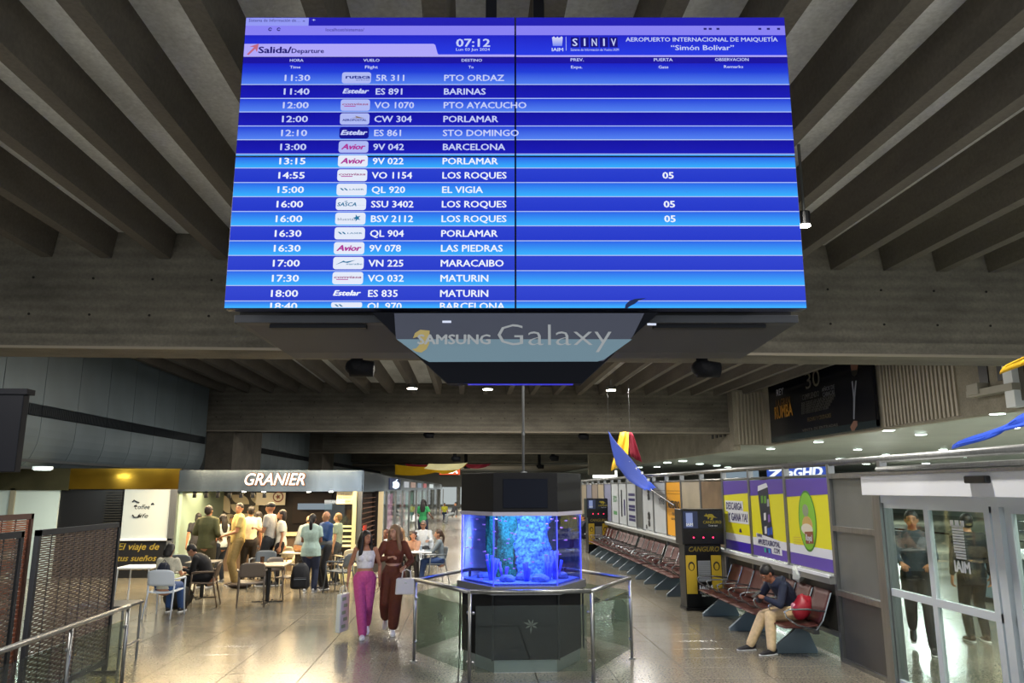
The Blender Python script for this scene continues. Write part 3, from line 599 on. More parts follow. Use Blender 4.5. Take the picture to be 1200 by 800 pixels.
MB().box(bx(663, 50), bx(663.5, 50), -.011, -.009, bz(60), bz(44)).o('divider', TU, tr)
for px in (826, 832, 841, 890, 900, 912): x, z = onB(px, 34.5); MB().box(x - .012, x + .012, -.009, -.007, z - .008, z + .008).o('icon', DB, tr)
x0, z0_ = onB(733, 361); P_ = lambda px, py: onB(px, py)
MB().prism([P_(732, 361.3), P_(733, 357), P_(737, 353), P_(744, 350.5), P_(757, 349.5), P_(748, 352.5), P_(744, 356), P_(739, 358.5), P_(735, 361.3)], -.012, -.009).o('swoosh_mark', emis('swoosh_dark', '#17306e', .5), scr['br'])
# ---- sign housing below the board
hs = thing('hanging_sign', 'dark tapered sign housing with a pale blue name panel under the flight board', 'sign', (B0.x, B0.y, 0), -YAW)
def hb(px, py, off): return onB(px, py, off)
HM = mat('housing_dark', '#30323a', .55, var=.1, scale=1.5); HN = mat('housing_black', '#060814', .6, spec=.15)
xa, za = hb(275, 366, .15); xb, _ = hb(935, 366, .15); zl = hb(600, 378, .15)[1]
part(hs, 'shelf_rim', HM, (xa, xb, .15, 1.2, zl, ZB - .01), bevel=.004)
# tapered under-body: slopes back and inward
za2 = zl - .012
l0, l1 = hb(292, 380, .3)[0], hb(926, 380, .3)[0]
m0, mz = hb(334, 413, 1.0); m1, _ = hb(880, 412, 1.0)
b = MB(); V = [b.b.verts.new(q) for q in ((l0, .25, zl), (l1, .25, zl), (m1, 1.0, mz), (m0, 1.0, mz), (l0, 1.3, zl), (l1, 1.3, zl), (m1, 1.3, mz), (m0, 1.3, mz))]
for f in ((0, 1, 2, 3), (3, 2, 6, 7), (0, 3, 7, 4), (1, 5, 6, 2), (4, 7, 6, 5), (0, 4, 5, 1)): b.b.faces.new([V[i] for i in f])
b.o('tapered_body', HM, hs)
part(hs, 'cable_tray', NAVY, (hb(318, 383, .25)[0], hb(430, 383, .25)[0], .2, .27, zl - .03, zl), (hb(765, 383, .25)[0], hb(895, 383, .25)[0], .2, .27, zl - .03, zl))
of = -.0
fr = [hb(436, 366, of), hb(772, 366, of), hb(748, 388, of), hb(682, 449, of), hb(524, 449, of), hb(458, 388, of)]
MB().prism(fr, 0.0, .12).o('sign_frame', HN, hs)
MB().prism([hb(462, 367, -.01), hb(755, 367, -.01), hb(741, 395, -.01), hb(707, 423, -.01), hb(503, 424, -.01), hb(464, 397, -.01)], -.012, -.003).o('sign_face_upper', mat('sign_dark_face', '#3a3c4e', .2, emit='#3a3c4e', es=.15), hs)
MB().prism([hb(465, 397.5, -.012), hb(741, 397.5, -.012), hb(708, 421, -.012), hb(700, 423.5, -.012), hb(503, 424, -.012), hb(495, 420, -.012)], -.016, -.012).o('sign_face_lower', mat('sign_blue_face', '#56707f', .3, emit='#6f8896', es=.30), hs)
LT = mat('sign_letters', '#8d9094', .4, emit='#8d9094', es=.35)
def TS(s, x0, x1, yb_, hpx, bold): a, z = hb(x0, yb_, -.02); b = hb(x1, yb_, -.02)[0]; text(hs, s, a, b, z, hpx * .0066, -.02, LT, bold)
TS('SAMSUNG', 489, 575, 403, 11, .02); TS('Galaxy', 583, 717, 404.5, 25, -.012)
gx, gz = hb(494, 400, -.02); s_ = .0064
MB().prism([(gx + a * s_, gz - b_ * s_) for a, b_ in ((-8, -10), (-2, -14), (9, -13), (9, 2), (6, 9), (0, 13), (-6, 12), (-11, 9), (-6, 8), (-2, 3), (-1, -4), (-4, -6), (-10, -4))], -.0185, -.0165).o('leaf_mark', mat('leaf_gold', '#9c8a52', .4, emit='#9c8a52', es=.3), hs)
part(hs, 'blue_led_strip', emis('led_blue', '#3a35d0', .8), (hb(548, 449, 0)[0], hb(672, 449, 0)[0], .02, .06, fr[3][1] - .006, fr[3][1] + .002))
for px, py in ((524, 377), (764, 380)): x, z = hb(px, py, -.02); part(hs, 'clip_light', emis('clip_white', '#dfe8ff', .9), (x - .035, x + .03, -.03, -.018, z - .007, z + .007))
for sx in (-1.6, 1.6): part(hs, 'hanger', BLACK, (sx - .03, sx + .03, .9, .96, ZB - .05, 6.3))
# ================================================================ AQUARIUM
AX, AY, AR = .735, 10.62, .845
def hexp(r, z0, z1, b=None):
    b = b or MB(); return b.prism([(r * math.cos(R(60 * k)), r * math.sin(R(60 * k))) for k in range(6)], z0, z1, 'z')
aq = thing('aquarium', 'tall hexagonal aquarium kiosk glowing blue inside a glass railing', 'aquarium', (AX, AY, 0))
KB = mat('kiosk_black', '#121215', .55, spec=.2, var=.1, scale=3); ALU = mat('aluminium', '#a6a9ac', .35, .6)
hexp(AR - .06, 0, .15).o('plinth', ALU, aq); hexp(AR - .04, .15, .93).o('base_cabinet', KB, aq, bevel=.006); hexp(AR + .035, .93, 1.035).o('sill', mat('sill_grey', '#6f7073', .4, .4), aq, bevel=.006)
hexp(AR - .12, .0, .02).o('floor_ring', BLACK, aq)
hexp(AR - .01, 1.945, 2.45).o('hood', KB, aq, bevel=.006); hexp(AR - .0, 1.90, 1.95).o('light_band', mat('band_lilac', '#a7a3b8', .4, .2), aq, bevel=.003)
part(aq, 'monitor', mat('monitor_dark', '#070a18', .3, spec=.15), (-.29, .29, -(AR * .866) - .0, -(AR * .866) + .03, 2.0, 2.37), bevel=.004)
for k in range(6): a = R(60 * k); MB().tube([(AR * .985 * math.cos(a), AR * .985 * math.sin(a), .15), (AR * .985 * math.cos(a), AR * .985 * math.sin(a), .93)], .012, 6).o('corner_trim', BLACK, aq)
for k in range(6):
    a, c = R(60 * k), R(60 * k + 60); r = AR - .03
    p0, p1 = Vector((r * math.cos(a), r * math.sin(a), 0)), Vector((r * math.cos(c), r * math.sin(c), 0)); q0, q1 = p0 * .988, p1 * .988
    b = MB(); b.prism([(p0.x, p0.y), (p1.x, p1.y), (q1.x, q1.y), (q0.x, q0.y)], 1.035, 1.90, 'z'); b.o('glass_pane', glassmat('tank_glass', '#eef2ff', .07), aq)
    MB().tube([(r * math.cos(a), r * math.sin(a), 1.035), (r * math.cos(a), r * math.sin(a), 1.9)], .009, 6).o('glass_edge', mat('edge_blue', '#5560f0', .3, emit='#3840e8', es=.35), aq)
hexp(AR - .05, 1.04, 1.899).o('water', glassmat('tank_water', '#a4b6ff', .02), aq)
hexp(AR - .06, 1.036, 1.06).o('gravel', mat('gravel_white', '#9fa6c8', .8, var=.4, scale=60, bump=.8), aq)
PL = mat('plant_green', '#3fae5a', .8, var=.7, scale=45, bump=1.0); CR = mat('rock_back', '#8fc4e8', .8, var=.85, scale=26, bump=1.0)
def lump(r, h, seed, x, y, m, name, sx=1, nz=.05):
    rnd = random.Random(seed); b = MB(); N, Mz = 22, 26; ph = [rnd.uniform(0, 6.3) for _ in range(6)]
    def fn(u, v):
        a = u * 2 * PI; rr = r * (1 + .18 * math.sin(3 * a + ph[0] + v * 5) + .10 * math.sin(7 * a + ph[1] - v * 11)) + rnd.uniform(-nz, nz) * (0 < u < 1)
        return (x + rr * math.cos(a) * sx, y + rr * math.sin(a), 1.06 + v * h)
    b.grid(N, Mz, fn); bmesh.ops.remove_doubles(b.b, verts=b.b.verts, dist=1e-4); return b.o(name, m, aq, smooth=True)
lump(.17, .82, 3, .16, .12, CR, 'coral_column', 1.35, .022); lump(.11, .82, 5, -.20, .10, PL, 'plant_column', 1.1, .02); lump(.06, .82, 8, -.42, .1, PL, 'plant_column', 1, .012)
for x in (-.36, .43): MB().tube([(x + .05, .15, 1.05), (x + .05, .15, 1.9)], .035, 10).o('filter_pipe', glassmat('pipe_pale', '#aab8d8', .3), aq)
area('tank_light', (AX, AY, 1.89), .9, 30, (.17, .32, 1.0)); area('tank_light', (AX - .3, AY - .5, 1.88), .3, 9, (.3, .45, 1)); area('tank_light', (AX + .3, AY - .5, 1.88), .3, 9, (.3, .45, 1))
def rock(x, y, s, seed, lab):
    rnd = random.Random(seed); b = MB(); bmesh.ops.create_icosphere(b.b, subdivisions=2, radius=1)
    for v in b.b.verts: v.co *= 1 + rnd.uniform(-.16, .12); v.co.x *= s; v.co.y *= s * .7; v.co.z = max(v.co.z * s * .62, -s * .2)
    o = b.o('rock', mat('rock_grey', '#8c93a8', .8, var=.3, scale=14, bump=.6)); o.location = (AX + x, AY + y, 1.06 + s * .2); tag(o, lab, 'rock')
rock(.20, -.5, .125, 1, 'largest smooth rock on the tank floor right of the middle'); rock(-.22, -.45, .11, 2, 'rounded dark rock on the tank floor left of the middle'); rock(.0, -.3, .11, 3, 'rock behind the two front rocks, in the middle of the tank'); rock(.5, -.15, .12, 4, 'tall rock at the right end of the tank floor'); rock(-.52, .0, .1, 5, 'small rock at the left end of the tank floor')
def corals(x, y, n, h, seed, lab, col='#7f7ff0'):
    rnd = random.Random(seed); o = thing('tube_coral', lab, 'coral', (AX + x, AY + y, 1.06))
    for k in range(n):
        a = rnd.uniform(0, 6.3); d = rnd.uniform(.0, .035); e = d + rnd.uniform(.0, .07); hh = h * rnd.uniform(.6, 1)
        MB().tube([(d * math.cos(a), d * math.sin(a), 0), (e * math.cos(a) * .8, e * math.sin(a) * .8, hh * .6), (e * math.cos(a), e * math.sin(a), hh)], [.016, .018, .023], 7).o('tube', mat('coral_%s' % col, col, .6), o, smooth=True)
corals(-.42, -.3, 6, .36, 1, 'spiky violet coral near the left glass'); corals(-.25, -.15, 5, .22, 2, 'purple tube coral behind the left rock', '#a070b0'); corals(.04, -.42, 7, .26, 3, 'upright blue tube coral in the middle front')
corals(.33, -.32, 6, .33, 4, 'blue tube coral right of the large rock'); corals(.44, -.2, 7, .38, 5, 'tallest blue tube coral by the right glass')
fishes = [(190,187),(250,230),(340,187),(375,200),(418,203),(585,238),(740,225),(750,255),(850,255),(892,200),(775,188),(822,200),(463,296),(492,305),(442,343),(435,375),(145,332),(178,268),(210,348),(255,440),(275,465),(272,508),
 (150,412),(118,408),(332,285),(335,415),(508,478),(480,572),(535,602),(355,668),(632,522),(712,375),(793,352),(890,350),(845,462),(462,530),(448,498),(408,505),(820,455),(230,660),(152,532),(730,468),(888,352),(960,180)]
fm = mat('fish_pink', '#ff9aa8', .5, emit='#ff8fa8', es=.25)
def fish_root(lab, grp):
    o = thing('fish', lab, 'fish', (0, 0, 0), 0, grp)
    MB().sph((0, 0, 0), (.017, .006, .009), 8).o('body', fm, o, smooth=True); MB().prism([(.013, 0), (.026, .009), (.026, -.009)], -.001, .001).o('tail', fm, o); return o
f0 = None; rnd = random.Random(4)
for fx, fy in fishes:
    px, py = 530 + fx * .15, 580 + fy * .15; x_ = abs(px - 614.5) / 73
    Yf = AY - AR * .866 * (.93 if x_ < .5 else max(.08, 1.72 * (1 - x_))) + rnd.uniform(0, .1); p = PY(px, py, Yf); p.z = max(p.z, 1.085)
    rz = rnd.uniform(-.6, .6) + (PI if rnd.random() < .5 else 0)
    if f0 is None: f0 = fish_root('tiny pink fish swimming in the blue tank', 'tiny pink fish in the tank'); f0.location = p
    else: dup(f0, p, rz)
# pole behind
p = PY(612, 500, 11.2); pl_ = thing('hanging_pole', 'thin grey pole rising from the aquarium hood to the ceiling ribs', 'pole', (p.x, 11.0, 2.46))
MB().tube([(0, 0, 0), (0, 0, 3.75)], .02, 10).o('tube', mat('pole_grey', '#8b8d90', .4, .4), pl_, smooth=True); MB().cyl((0, 0), .05, -.01, .03).o('flange', STEEL, pl_); MB().cyl((0, 0), .026, .55, .6).o('joint', DSTEEL, pl_)
# ---- glass railing round the aquarium
rl = thing('glass_railing', 'hexagonal steel and glass railing around the aquarium', 'railing', (.76, 10.62, 0))
RR = 1.46; cor = [Vector((RR * math.cos(R(60 * k)), RR * math.sin(R(60 * k)), 0)) for k in range(6)]
for k in range(6):
    a, c = cor[k], cor[(k + 1) % 6]
    MB().tube([a + Vector((0, 0, 1.04)), c + Vector((0, 0, 1.04))], .026, 10).o('handrail', STEEL, rl, smooth=True)
    MB().sph(a + Vector((0, 0, 1.04)), .027, 10).o('rail_joint', STEEL, rl, smooth=True)
    MB().tube([a, a + Vector((0, 0, 1.03))], .021, 10).o('post', STEEL, rl, smooth=True); MB().cyl(a, .045, 0, .015).o('base_flange', STEEL, rl)
    dr = (c - a).normalized(); q0, q1 = a + dr * .07, c - dr * .07
    n = Vector((dr.y, -dr.x, 0)) * .005
    MB().prism([(q0.x + n.x, q0.y + n.y), (q1.x + n.x, q1.y + n.y), (q1.x - n.x, q1.y - n.y), (q0.x - n.x, q0.y - n.y)], .14, .88, 'z').o('glass_pane', GLASSG, rl)
    if k in (0, 3, 4, 5):
        # frosted palm motif: leaves and trunk cut in vinyl
        mid = (a + c) / 2 + n * 1.6 + Vector((0, 0, .66)); sd = dr if n.dot(Vector((0, -1, 0))) > 0 else -dr
        b = MB()
        for an, L in ((20, .09), (70, .07), (120, .08), (160, .1), (205, .08), (-25, .08), (265, .10)):
            d2 = sd * math.cos(R(an)) + Vector((0, 0, 1)) * math.sin(R(an)); e2 = sd * -math.sin(R(an)) + Vector((0, 0, 1)) * math.cos(R(an))
            b.quad(mid, mid + d2 * L * .5 + e2 * .012, mid + d2 * L, mid + d2 * L * .5 - e2 * .012)
        b.o('palm_motif', mat('motif_grey', '#49524d', .6), rl)
    for zz in (.25, .8):
        for q in (a + dr * .04, c - dr * .04): MB().sph(q + Vector((0, 0, zz)), .02, 8).o('clamp', STEEL, rl)
# ================================================================ BILLBOARD upper right
def cut_x(px, py, X): return PX(px, py, X)
bb = thing('billboard', 'large dark concert billboard high on the upper right wall', 'billboard', (12.5, 0, 0), -PI / 2)
NB2 = mat('billboard_navy', '#070b18', .18); p0, p1 = 30.4, 22.3
part(bb, 'panel', NB2, (-p0, -p1, -.1, .02, 4.12, 6.68)); part(bb, 'lower_strip', mat('bb_strip', '#2b3a40', .2, .3), (-p0, -p1, -.105, .0, 4.08, 4.3))
def bbx(px, py): q = PX(px, py, 12.38); return -q.y, q.z
def bt(s, px0, py0, px1, h, m, bold=.01):
    a, z = bbx(px0, py0); b, _ = bbx(px1, py0 - 3); text(bb, s, a, b, z, h, -.112, m, bold)
GW = mat('bb_grey', '#5c5c60', .5); GO = mat('bb_gold', '#a8731c', .5); GD = mat('bb_dim', '#46443f', .5)
bt('REY', 910, 464, 918, .26, mat('bb_white', '#a9a9b0', .5)); bt('LA GRAN', 909.5, 478, 926, .32, mat('bb_bronze', '#6d4a16', .5)); bt('RUMBA', 908, 491, 929, .48, GO, .02)
bt('30', 944, 456, 961, .60, mat('bb_thirty', '#5a5548', .5), .0); bt('AÑOS DE', 963, 459, 978, .14, GW); bt('CARACAS', 964, 465, 978, .15, GW); bt('CUMPLIENDO', 940, 469, 960, .2, GD, .01)
for k in range(5): bt('POR TODOS LOS QUE NOS SIGUEN', 939, 474.5 + k * 2.8, 979 - k * 2, .09, GD)
bt('FECHAS Y CIUDADES', 946, 494, 974, .14, mat('bb_dgold', '#4b3c18', .5)); bt('VENTA DE ENTRADAS', 940, 506, 982, .1, GD)
# dark suited figure print: head, shirt line, clasped hands
def bp(poly, m, y=-.112):
    q = [bbx(*v) for v in poly]; MB().prism(q, y, y + .004).o('print', m, bb)
SK = mat('bb_skin', '#7d5645', .5); cx, cy = 1000.5, 428
bp([(996.5, 424), (1004, 423), (1005, 428), (1004, 434), (1001, 438), (998, 436), (996.5, 430)], SK); bp([(996.5, 434), (1005, 433), (1004, 438), (1001, 441), (998, 439)], mat('bb_beard', '#14100f', .6), -.114)
bp([(997.5, 447), (999, 446), (1000.6, 461), (1002, 446), (1003.4, 446), (1001.8, 466), (1001, 491), (999.6, 491), (999.6, 466)], mat('bb_shirt', '#7c808c', .5)); bp([(996, 500), (1000, 493), (1004, 493), (1004.5, 498), (1001, 504), (998, 505)], SK)
# ================================================================ CHARGING TOTEMS
def totem(loc, rz, lab, s=1.0):
    t = thing('charging_kiosk', lab, 'kiosk', loc, rz, None); t.scale = (s, s, s)
    K = mat('totem_black', '#0a0a0d', .3); YG = mat('totem_yellow', '#c2a52a', .5)
    part(t, 'base', K, (-.38, .38, -.19, .2, 0, .06), bevel=.01); part(t, 'body', K, (-.36, .36, -.16, .2, .06, 1.2), bevel=.01); part(t, 'head', K, (-.41, .41, -.22, .22, 1.2, 1.86), bevel=.012)
    sc = part(t, 'screen', emis('totem_screen', '#39405a', .7), (-.38, .38, -.235, -.215, 1.50, 1.82)); part(sc, 'window', emis('totem_blue', '#8d9bc8', .8), (-.33, -.2, -.24, -.234, 1.53, 1.79))
    text(sc, 'IAIM', -.33, -.2, 1.55, .05, -.243, WHITE, .02); part(sc, 'dark_field', emis('totem_dark_field', '#2a2d33', .5), (-.1, .38, -.239, -.234, 1.5, 1.82))  # darker field on the right of the screen
    text(sc, 'CANGURO', .0, .36, 1.59, .055, -.243, emis('totem_gold', '#8a7a2a', .8), .01); text(sc, 'Carga aquí', .1, .28, 1.54, .03, -.243, WHITE, .0)
    q = [(-.12, -.03), (-.06, .0), (-.02, .045), (.04, .05), (.08, .03), (.1, .06), (.115, .03), (.15, .02), (.13, .005), (.09, .0), (.07, -.02), (.075, -.05), (.055, -.05), (.04, -.015), (.0, -.02), (.03, -.065), (-.02, -.065), (-.035, -.02), (-.07, -.02)]
    MB().prism([(.17 - a * 1.0, 1.72 + b) for a, b in q], -.243, -.24).o('kangaroo_mark', emis('totem_gold', '#8a7a2a', .8), sc)
    for x in (-.19, .0, .19): MB().tube([(x, -.235, 1.33), (x, -.215, 1.33)], .014, 10).o('red_lamp', emis('red_led', '#ff2a58', 3), t)
    part(t, 'slot', BLACK, (-.3, -.24, -.225, -.21, 1.44, 1.46)); text(t, 'CANGURO', -.28, .32, 1.07, .09, -.166, mat('totem_gold_ink', '#8a7726', .4), .012, .25)
    for x0, x1, hx in ((-.345, -.14, -.24), (.15, .345, .25)):
        a = part(t, 'poster', YG, (x0, x1, -.168, -.16, .3, 1.0)); DKY = mat('totem_print', '#2a2415', .6)
        MB().sph((hx, -.168, .80), (.065, .004, .085), 12).o('print', DKY, a); MB().prism([(hx - .095, .42), (hx + .09, .42), (hx + .09, .6), (hx + .03, .7), (hx - .04, .7), (hx - .095, .62)], -.172, -.168).o('print', YG, a); MB().sph((hx, -.172, .79), (.042, .003, .06), 12).o('print', YG, a)
    g = part(t, 'picture', mat('totem_picture', '#8d9296', .5), (-.11, .13, -.168, -.16, .52, .9))
    for k in range(10): part(g, 'print', mat('totem_lines', '#5f656a', .5), (-.1, .12, -.17, -.167, .54 + k * .035, .547 + k * .035))
    text(t, 'IAIM', -.1, .16, .36, .1, -.168, WHITE, .03); text(t, 'TU CARGA AL', -.1, .18, .3, .03, -.168, WHITE, .0); text(t, 'INSTANTE', -.06, .16, .25, .03, -.168, WHITE, .0)
    return t
totem((4.47, 14.75, 0), R(2), 'nearer black charging totem with three red lights beside the seats'); totem((4.62, 27.5, 0), R(4), 'farther black charging totem with yellow prints at the far end of the seats', 1.02)
# ================================================================ BEAM SEATS against the partition (local x along bench, facing -Y local)
SEAT = mat('seat_brown', '#4c211d', .45, .2, var=.1, scale=80, bump=.3); LEGM = mat('seat_leg', '#6e7c88', .4, .5); ARM = mat('seat_arm', '#9aa0a4', .25, .9)
def rot_x(a, c): return Matrix.Translation(c) @ Matrix.Rotation(a, 4, 'X') @ Matrix.Translation(-Vector(c))
def bench(n, loc, lab, grp=None, legs=None):
    pt = .56; L = n * pt; t = thing('beam_seating', lab, 'bench', loc, -PI / 2, grp)
    part(t, 'beam', DSTEEL, (0, L, .12, .20, .33, .40))
    sm = bm2 = am = None
    for k in range(n):
        x = k * pt + .02
        if sm is None:
            b = MB()
            b.grid(6, 6, lambda u, v: (u * .5 + .01, -.26 + v * .50, .44 - .03 * math.sin(PI * min(1, v * 1.1)) + (-.03 * (1 - v) ** 6 * 1)))
            sm = b.o('seat', SEAT, t, smooth=True, solid=.018)
            b = MB(); b.grid(6, 6, lambda u, v: (u * .5 + .01, .22 + .20 * v + .02 * math.sin(PI * v), .46 + v * .42)); bm2 = b.o('backrest', SEAT, t, smooth=True, solid=.018)
            sm.location.x = bm2.location.x = x
        else:
            for q in (sm, bm2): o = q.copy(); C.objects.link(o); o.parent = t; o.location.x = x
    for k in range(n + 1):
        if am is None:
            am = MB().tube([(0, .30, .62), (0, .05, .65), (0, -.2, .65), (0, -.26, .62), (0, -.24, .55), (0, -.1, .45), (0, .1, .40)], .013, 8).o('armrest', ARM, t, smooth=True); am.location.x = 0
            fr = MB().tube([(0, .40, .86), (0, .26, .5), (0, .16, .38)], .012, 6).o('back_frame', ARM, t)
            tops = MB().box(-.02, .02, .3, .42, .84, .875)
            tops.b.free()
        else:
            for q in (am, fr): o = q.copy(); C.objects.link(o); o.parent = t; o.location.x = k * pt
    for x in (legs or ([.5, L - .5] if n < 5 else [.35, L / 2, L - .35])):
        MB().prism([(-.30, 0), (.36, 0), (.36, .03), (.22, .36), (.10, .36), (-.30, .05)], x - .03, x + .03, 'x').o('leg', LEGM, t, bevel=.005)
    return t
bench(7, (4.52, 14.3, 0), 'nearest brown beam seating where the man in the navy hoodie sits', None, [.35, 1.75, 3.45])
for k in range(4): bench(5, (4.52, 18.9 + k * 3.05 - (0 if k < 9 else 0), 0), ('brown beam seating directly behind the nearer charging totem', 'brown beam seating, second behind the nearer totem', 'brown beam seating, second from the farther totem', 'farthest brown beam seating, beside the farther totem')[k], 'brown seat rows along the right wall')
# ================================================================ FABRIC DRAPES
def fabric(name, lab, panels, grp=None):
    o = thing(name, lab, 'banner', panels[0][1][0])
    for nm, q, m, sag in panels:
        b = MB(); q = [Vector(v) for v in q]
        def fn(u, v):
            if len(q) == 3: p = q[0] * (1 - u) + (q[1] * (1 - v) + q[2] * v) * u; k_ = u * (1 - u) * 4
            else: p = (q[0] * (1 - u) + q[1] * u) * (1 - v) + (q[3] * (1 - u) + q[2] * u) * v; k_ = u * (1 - u) * 4
            return p + Vector((0, .1 * math.sin(u * 9 + v * 3), -sag * k_ * (.6 + .4 * v) + .03 * math.sin(v * 9)))
        b.grid(12, 6, fn); b.o(nm, m, o, smooth=True, world=True, solid=.006)
    return o
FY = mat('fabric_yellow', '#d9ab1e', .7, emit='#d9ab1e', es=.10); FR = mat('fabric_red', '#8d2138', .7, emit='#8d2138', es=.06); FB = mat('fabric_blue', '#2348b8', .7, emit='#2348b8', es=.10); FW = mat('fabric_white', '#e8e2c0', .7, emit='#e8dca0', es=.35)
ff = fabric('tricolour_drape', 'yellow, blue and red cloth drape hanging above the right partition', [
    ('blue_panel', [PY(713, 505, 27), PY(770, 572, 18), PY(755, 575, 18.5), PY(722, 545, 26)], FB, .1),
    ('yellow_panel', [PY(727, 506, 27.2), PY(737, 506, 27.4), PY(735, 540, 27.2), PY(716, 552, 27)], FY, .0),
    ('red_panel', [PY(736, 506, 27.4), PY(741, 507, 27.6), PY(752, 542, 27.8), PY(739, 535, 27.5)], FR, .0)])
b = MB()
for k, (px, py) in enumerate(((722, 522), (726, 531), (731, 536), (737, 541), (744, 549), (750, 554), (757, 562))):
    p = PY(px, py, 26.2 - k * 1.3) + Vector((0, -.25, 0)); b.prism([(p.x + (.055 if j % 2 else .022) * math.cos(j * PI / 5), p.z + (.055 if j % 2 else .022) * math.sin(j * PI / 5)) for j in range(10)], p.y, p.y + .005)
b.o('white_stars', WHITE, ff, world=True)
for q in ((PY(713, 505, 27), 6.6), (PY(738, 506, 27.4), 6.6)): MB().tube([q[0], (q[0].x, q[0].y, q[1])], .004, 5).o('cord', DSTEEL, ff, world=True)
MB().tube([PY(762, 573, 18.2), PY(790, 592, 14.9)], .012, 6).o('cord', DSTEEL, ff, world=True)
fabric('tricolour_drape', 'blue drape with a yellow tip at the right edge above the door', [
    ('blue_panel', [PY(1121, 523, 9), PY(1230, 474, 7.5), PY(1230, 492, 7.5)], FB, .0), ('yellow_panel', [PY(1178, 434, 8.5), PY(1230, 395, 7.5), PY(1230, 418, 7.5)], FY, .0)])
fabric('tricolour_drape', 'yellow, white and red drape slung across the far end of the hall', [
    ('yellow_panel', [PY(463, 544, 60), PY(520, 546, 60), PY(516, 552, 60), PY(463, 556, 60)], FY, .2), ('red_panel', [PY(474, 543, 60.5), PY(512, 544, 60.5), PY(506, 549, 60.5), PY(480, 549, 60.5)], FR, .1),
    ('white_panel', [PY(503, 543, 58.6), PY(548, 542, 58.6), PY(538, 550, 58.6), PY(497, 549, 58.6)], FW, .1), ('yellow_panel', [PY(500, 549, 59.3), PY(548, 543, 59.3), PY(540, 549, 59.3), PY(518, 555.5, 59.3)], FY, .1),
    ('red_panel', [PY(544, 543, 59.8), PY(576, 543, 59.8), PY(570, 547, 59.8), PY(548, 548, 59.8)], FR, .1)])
for px, py, Y in ((468, 545, 60), (540, 544, 59), (574, 544, 59.8), (1229, 407, 7.5), (1229, 483, 7.5)):
    p = PY(px, py, Y); MB().tube([p, (p.x, p.y, 6.7) if Y > 50 else (12.5, p.y - .5, p.z + 1.2)], .004, 5).o('cord', DSTEEL, [o for o in C.objects if o.name.startswith('tricolour_drape')][2 if Y > 50 else 1], world=True)
# ================================================================ LEFT KIOSKS (front plane Y = 20.5)
KY = 20.5
kx = lambda px, py=575, Y=KY: PY(px, py, Y).x
GOLD = mat('gold_mirror', '#b08a2e', .16, .9, var=.35, scale=1.2); MIR = mat('mirror_steel', '#5c6875', .22, .85, var=.35, scale=1.6, stretch=(1, 1, .4))
MINT = mat('mint_panel', '#c3d2cc', .4); DK = mat('kiosk_dark', '#141416', .4)
cf = thing('snack_kiosk', 'kiosk with gold fascia and white panels left of the cafe', 'kiosk', (-9, KY, 0))
W = dict(world=True)
xg0, xg1, xs1 = kx(80), kx(209), kx(425)
part(cf, 'gold_fascia', GOLD, (xg0, xg1, KY, KY + .2, 2.23, 2.76), **W); part(cf, 'dark_fascia', mat('dim_gold', '#57553f', .25, .6, var=.3, scale=1), (-13.5, xg0, KY, KY + .2, 2.2, 2.76), **W)
part(cf, 'wall_panel', MINT, (-13.8, kx(14), KY + .05, KY + .1, .0, 2.2), **W); part(cf, 'wall_panel', MINT, (kx(17), kx(69), KY + .05, KY + .1, 0, 2.22), **W)
part(cf, 'frame', mat('beige_frame', '#8d8a78', .5), (kx(12), kx(18), KY, KY + .1, 0, 2.25), **W)
part(cf, 'dark_panel', DK, (kx(69), kx(145), KY + .1, KY + .14, 0, 2.23), **W)
for k in range(14): part(cf, 'louvre_slat', mat('louvre', '#2a2822', .4, .4), (kx(123), kx(143), KY + .04, KY + .09, 1.3 + k * .065, 1.33 + k * .065), **W)
wpn = part(cf, 'white_panel', mat('white_panel', '#a9b2b4', .45), (kx(146), kx(206), KY + .02, KY + .08, .98, 2.23), **W)
part(cf, 'ledge', WHITE, (kx(145), kx(207), KY - .05, KY + .06, .93, .98), **W); bpn = part(cf, 'black_panel', DK, (kx(143), kx(207), KY + .02, KY + .08, 0, .93), **W)
# (children made with world=True keep an identity basis, so lettering under them uses root-free coordinates)
def ctext(p, *a, **k): return text(p, *a, **k)
ctext(wpn, 'coffee', kx(160), kx(177), 1.72, .12, KY + .012, KK, .0, .3); ctext(wpn, 'life', kx(164), kx(176), 1.5, .11, KY + .012, KK, .0, .3)
for pts in (((155, 588), (157, 586), (160, 588), (163, 589)), ((157, 593), (160, 592)), ((177, 591), (179, 589.5), (180, 591)), ((155, 603), (157, 606), (161, 606), (163, 603)), ((162, 603.5), (164.5, 604), (162, 606))):
    q = [PY(x_, y_, KY) for x_, y_ in pts]; MB().tube([(v.x, KY + .01, v.z) for v in q], .018, 6).o('print', KK, wpn)
GI = mat('gold_ink', '#8c7a30', .4)
ctext(bpn, 'El viaje de', kx(144), kx(192), .70, .17, KY + .012, GI, .01, .3); ctext(bpn, 'tus sueños', kx(145), kx(190), .42, .15, KY + .012, GI, .01, .3); ctext(bpn, 'comienza aquí', kx(148), kx(190), .2, .1, KY + .012, GI, .0, .3)
part(cf, 'side_post', STEEL, (kx(201), kx(209), KY - .05, KY + .1, 0, 2.23), **W); part(cf, 'roof', DK, (-13.5, xg1, KY + .1, KY + 5, 2.7, 2.76), **W); part(cf, 'back_wall', DK, (-13.5, xg1, KY + 4.9, KY + 5, 0, 2.7), **W)
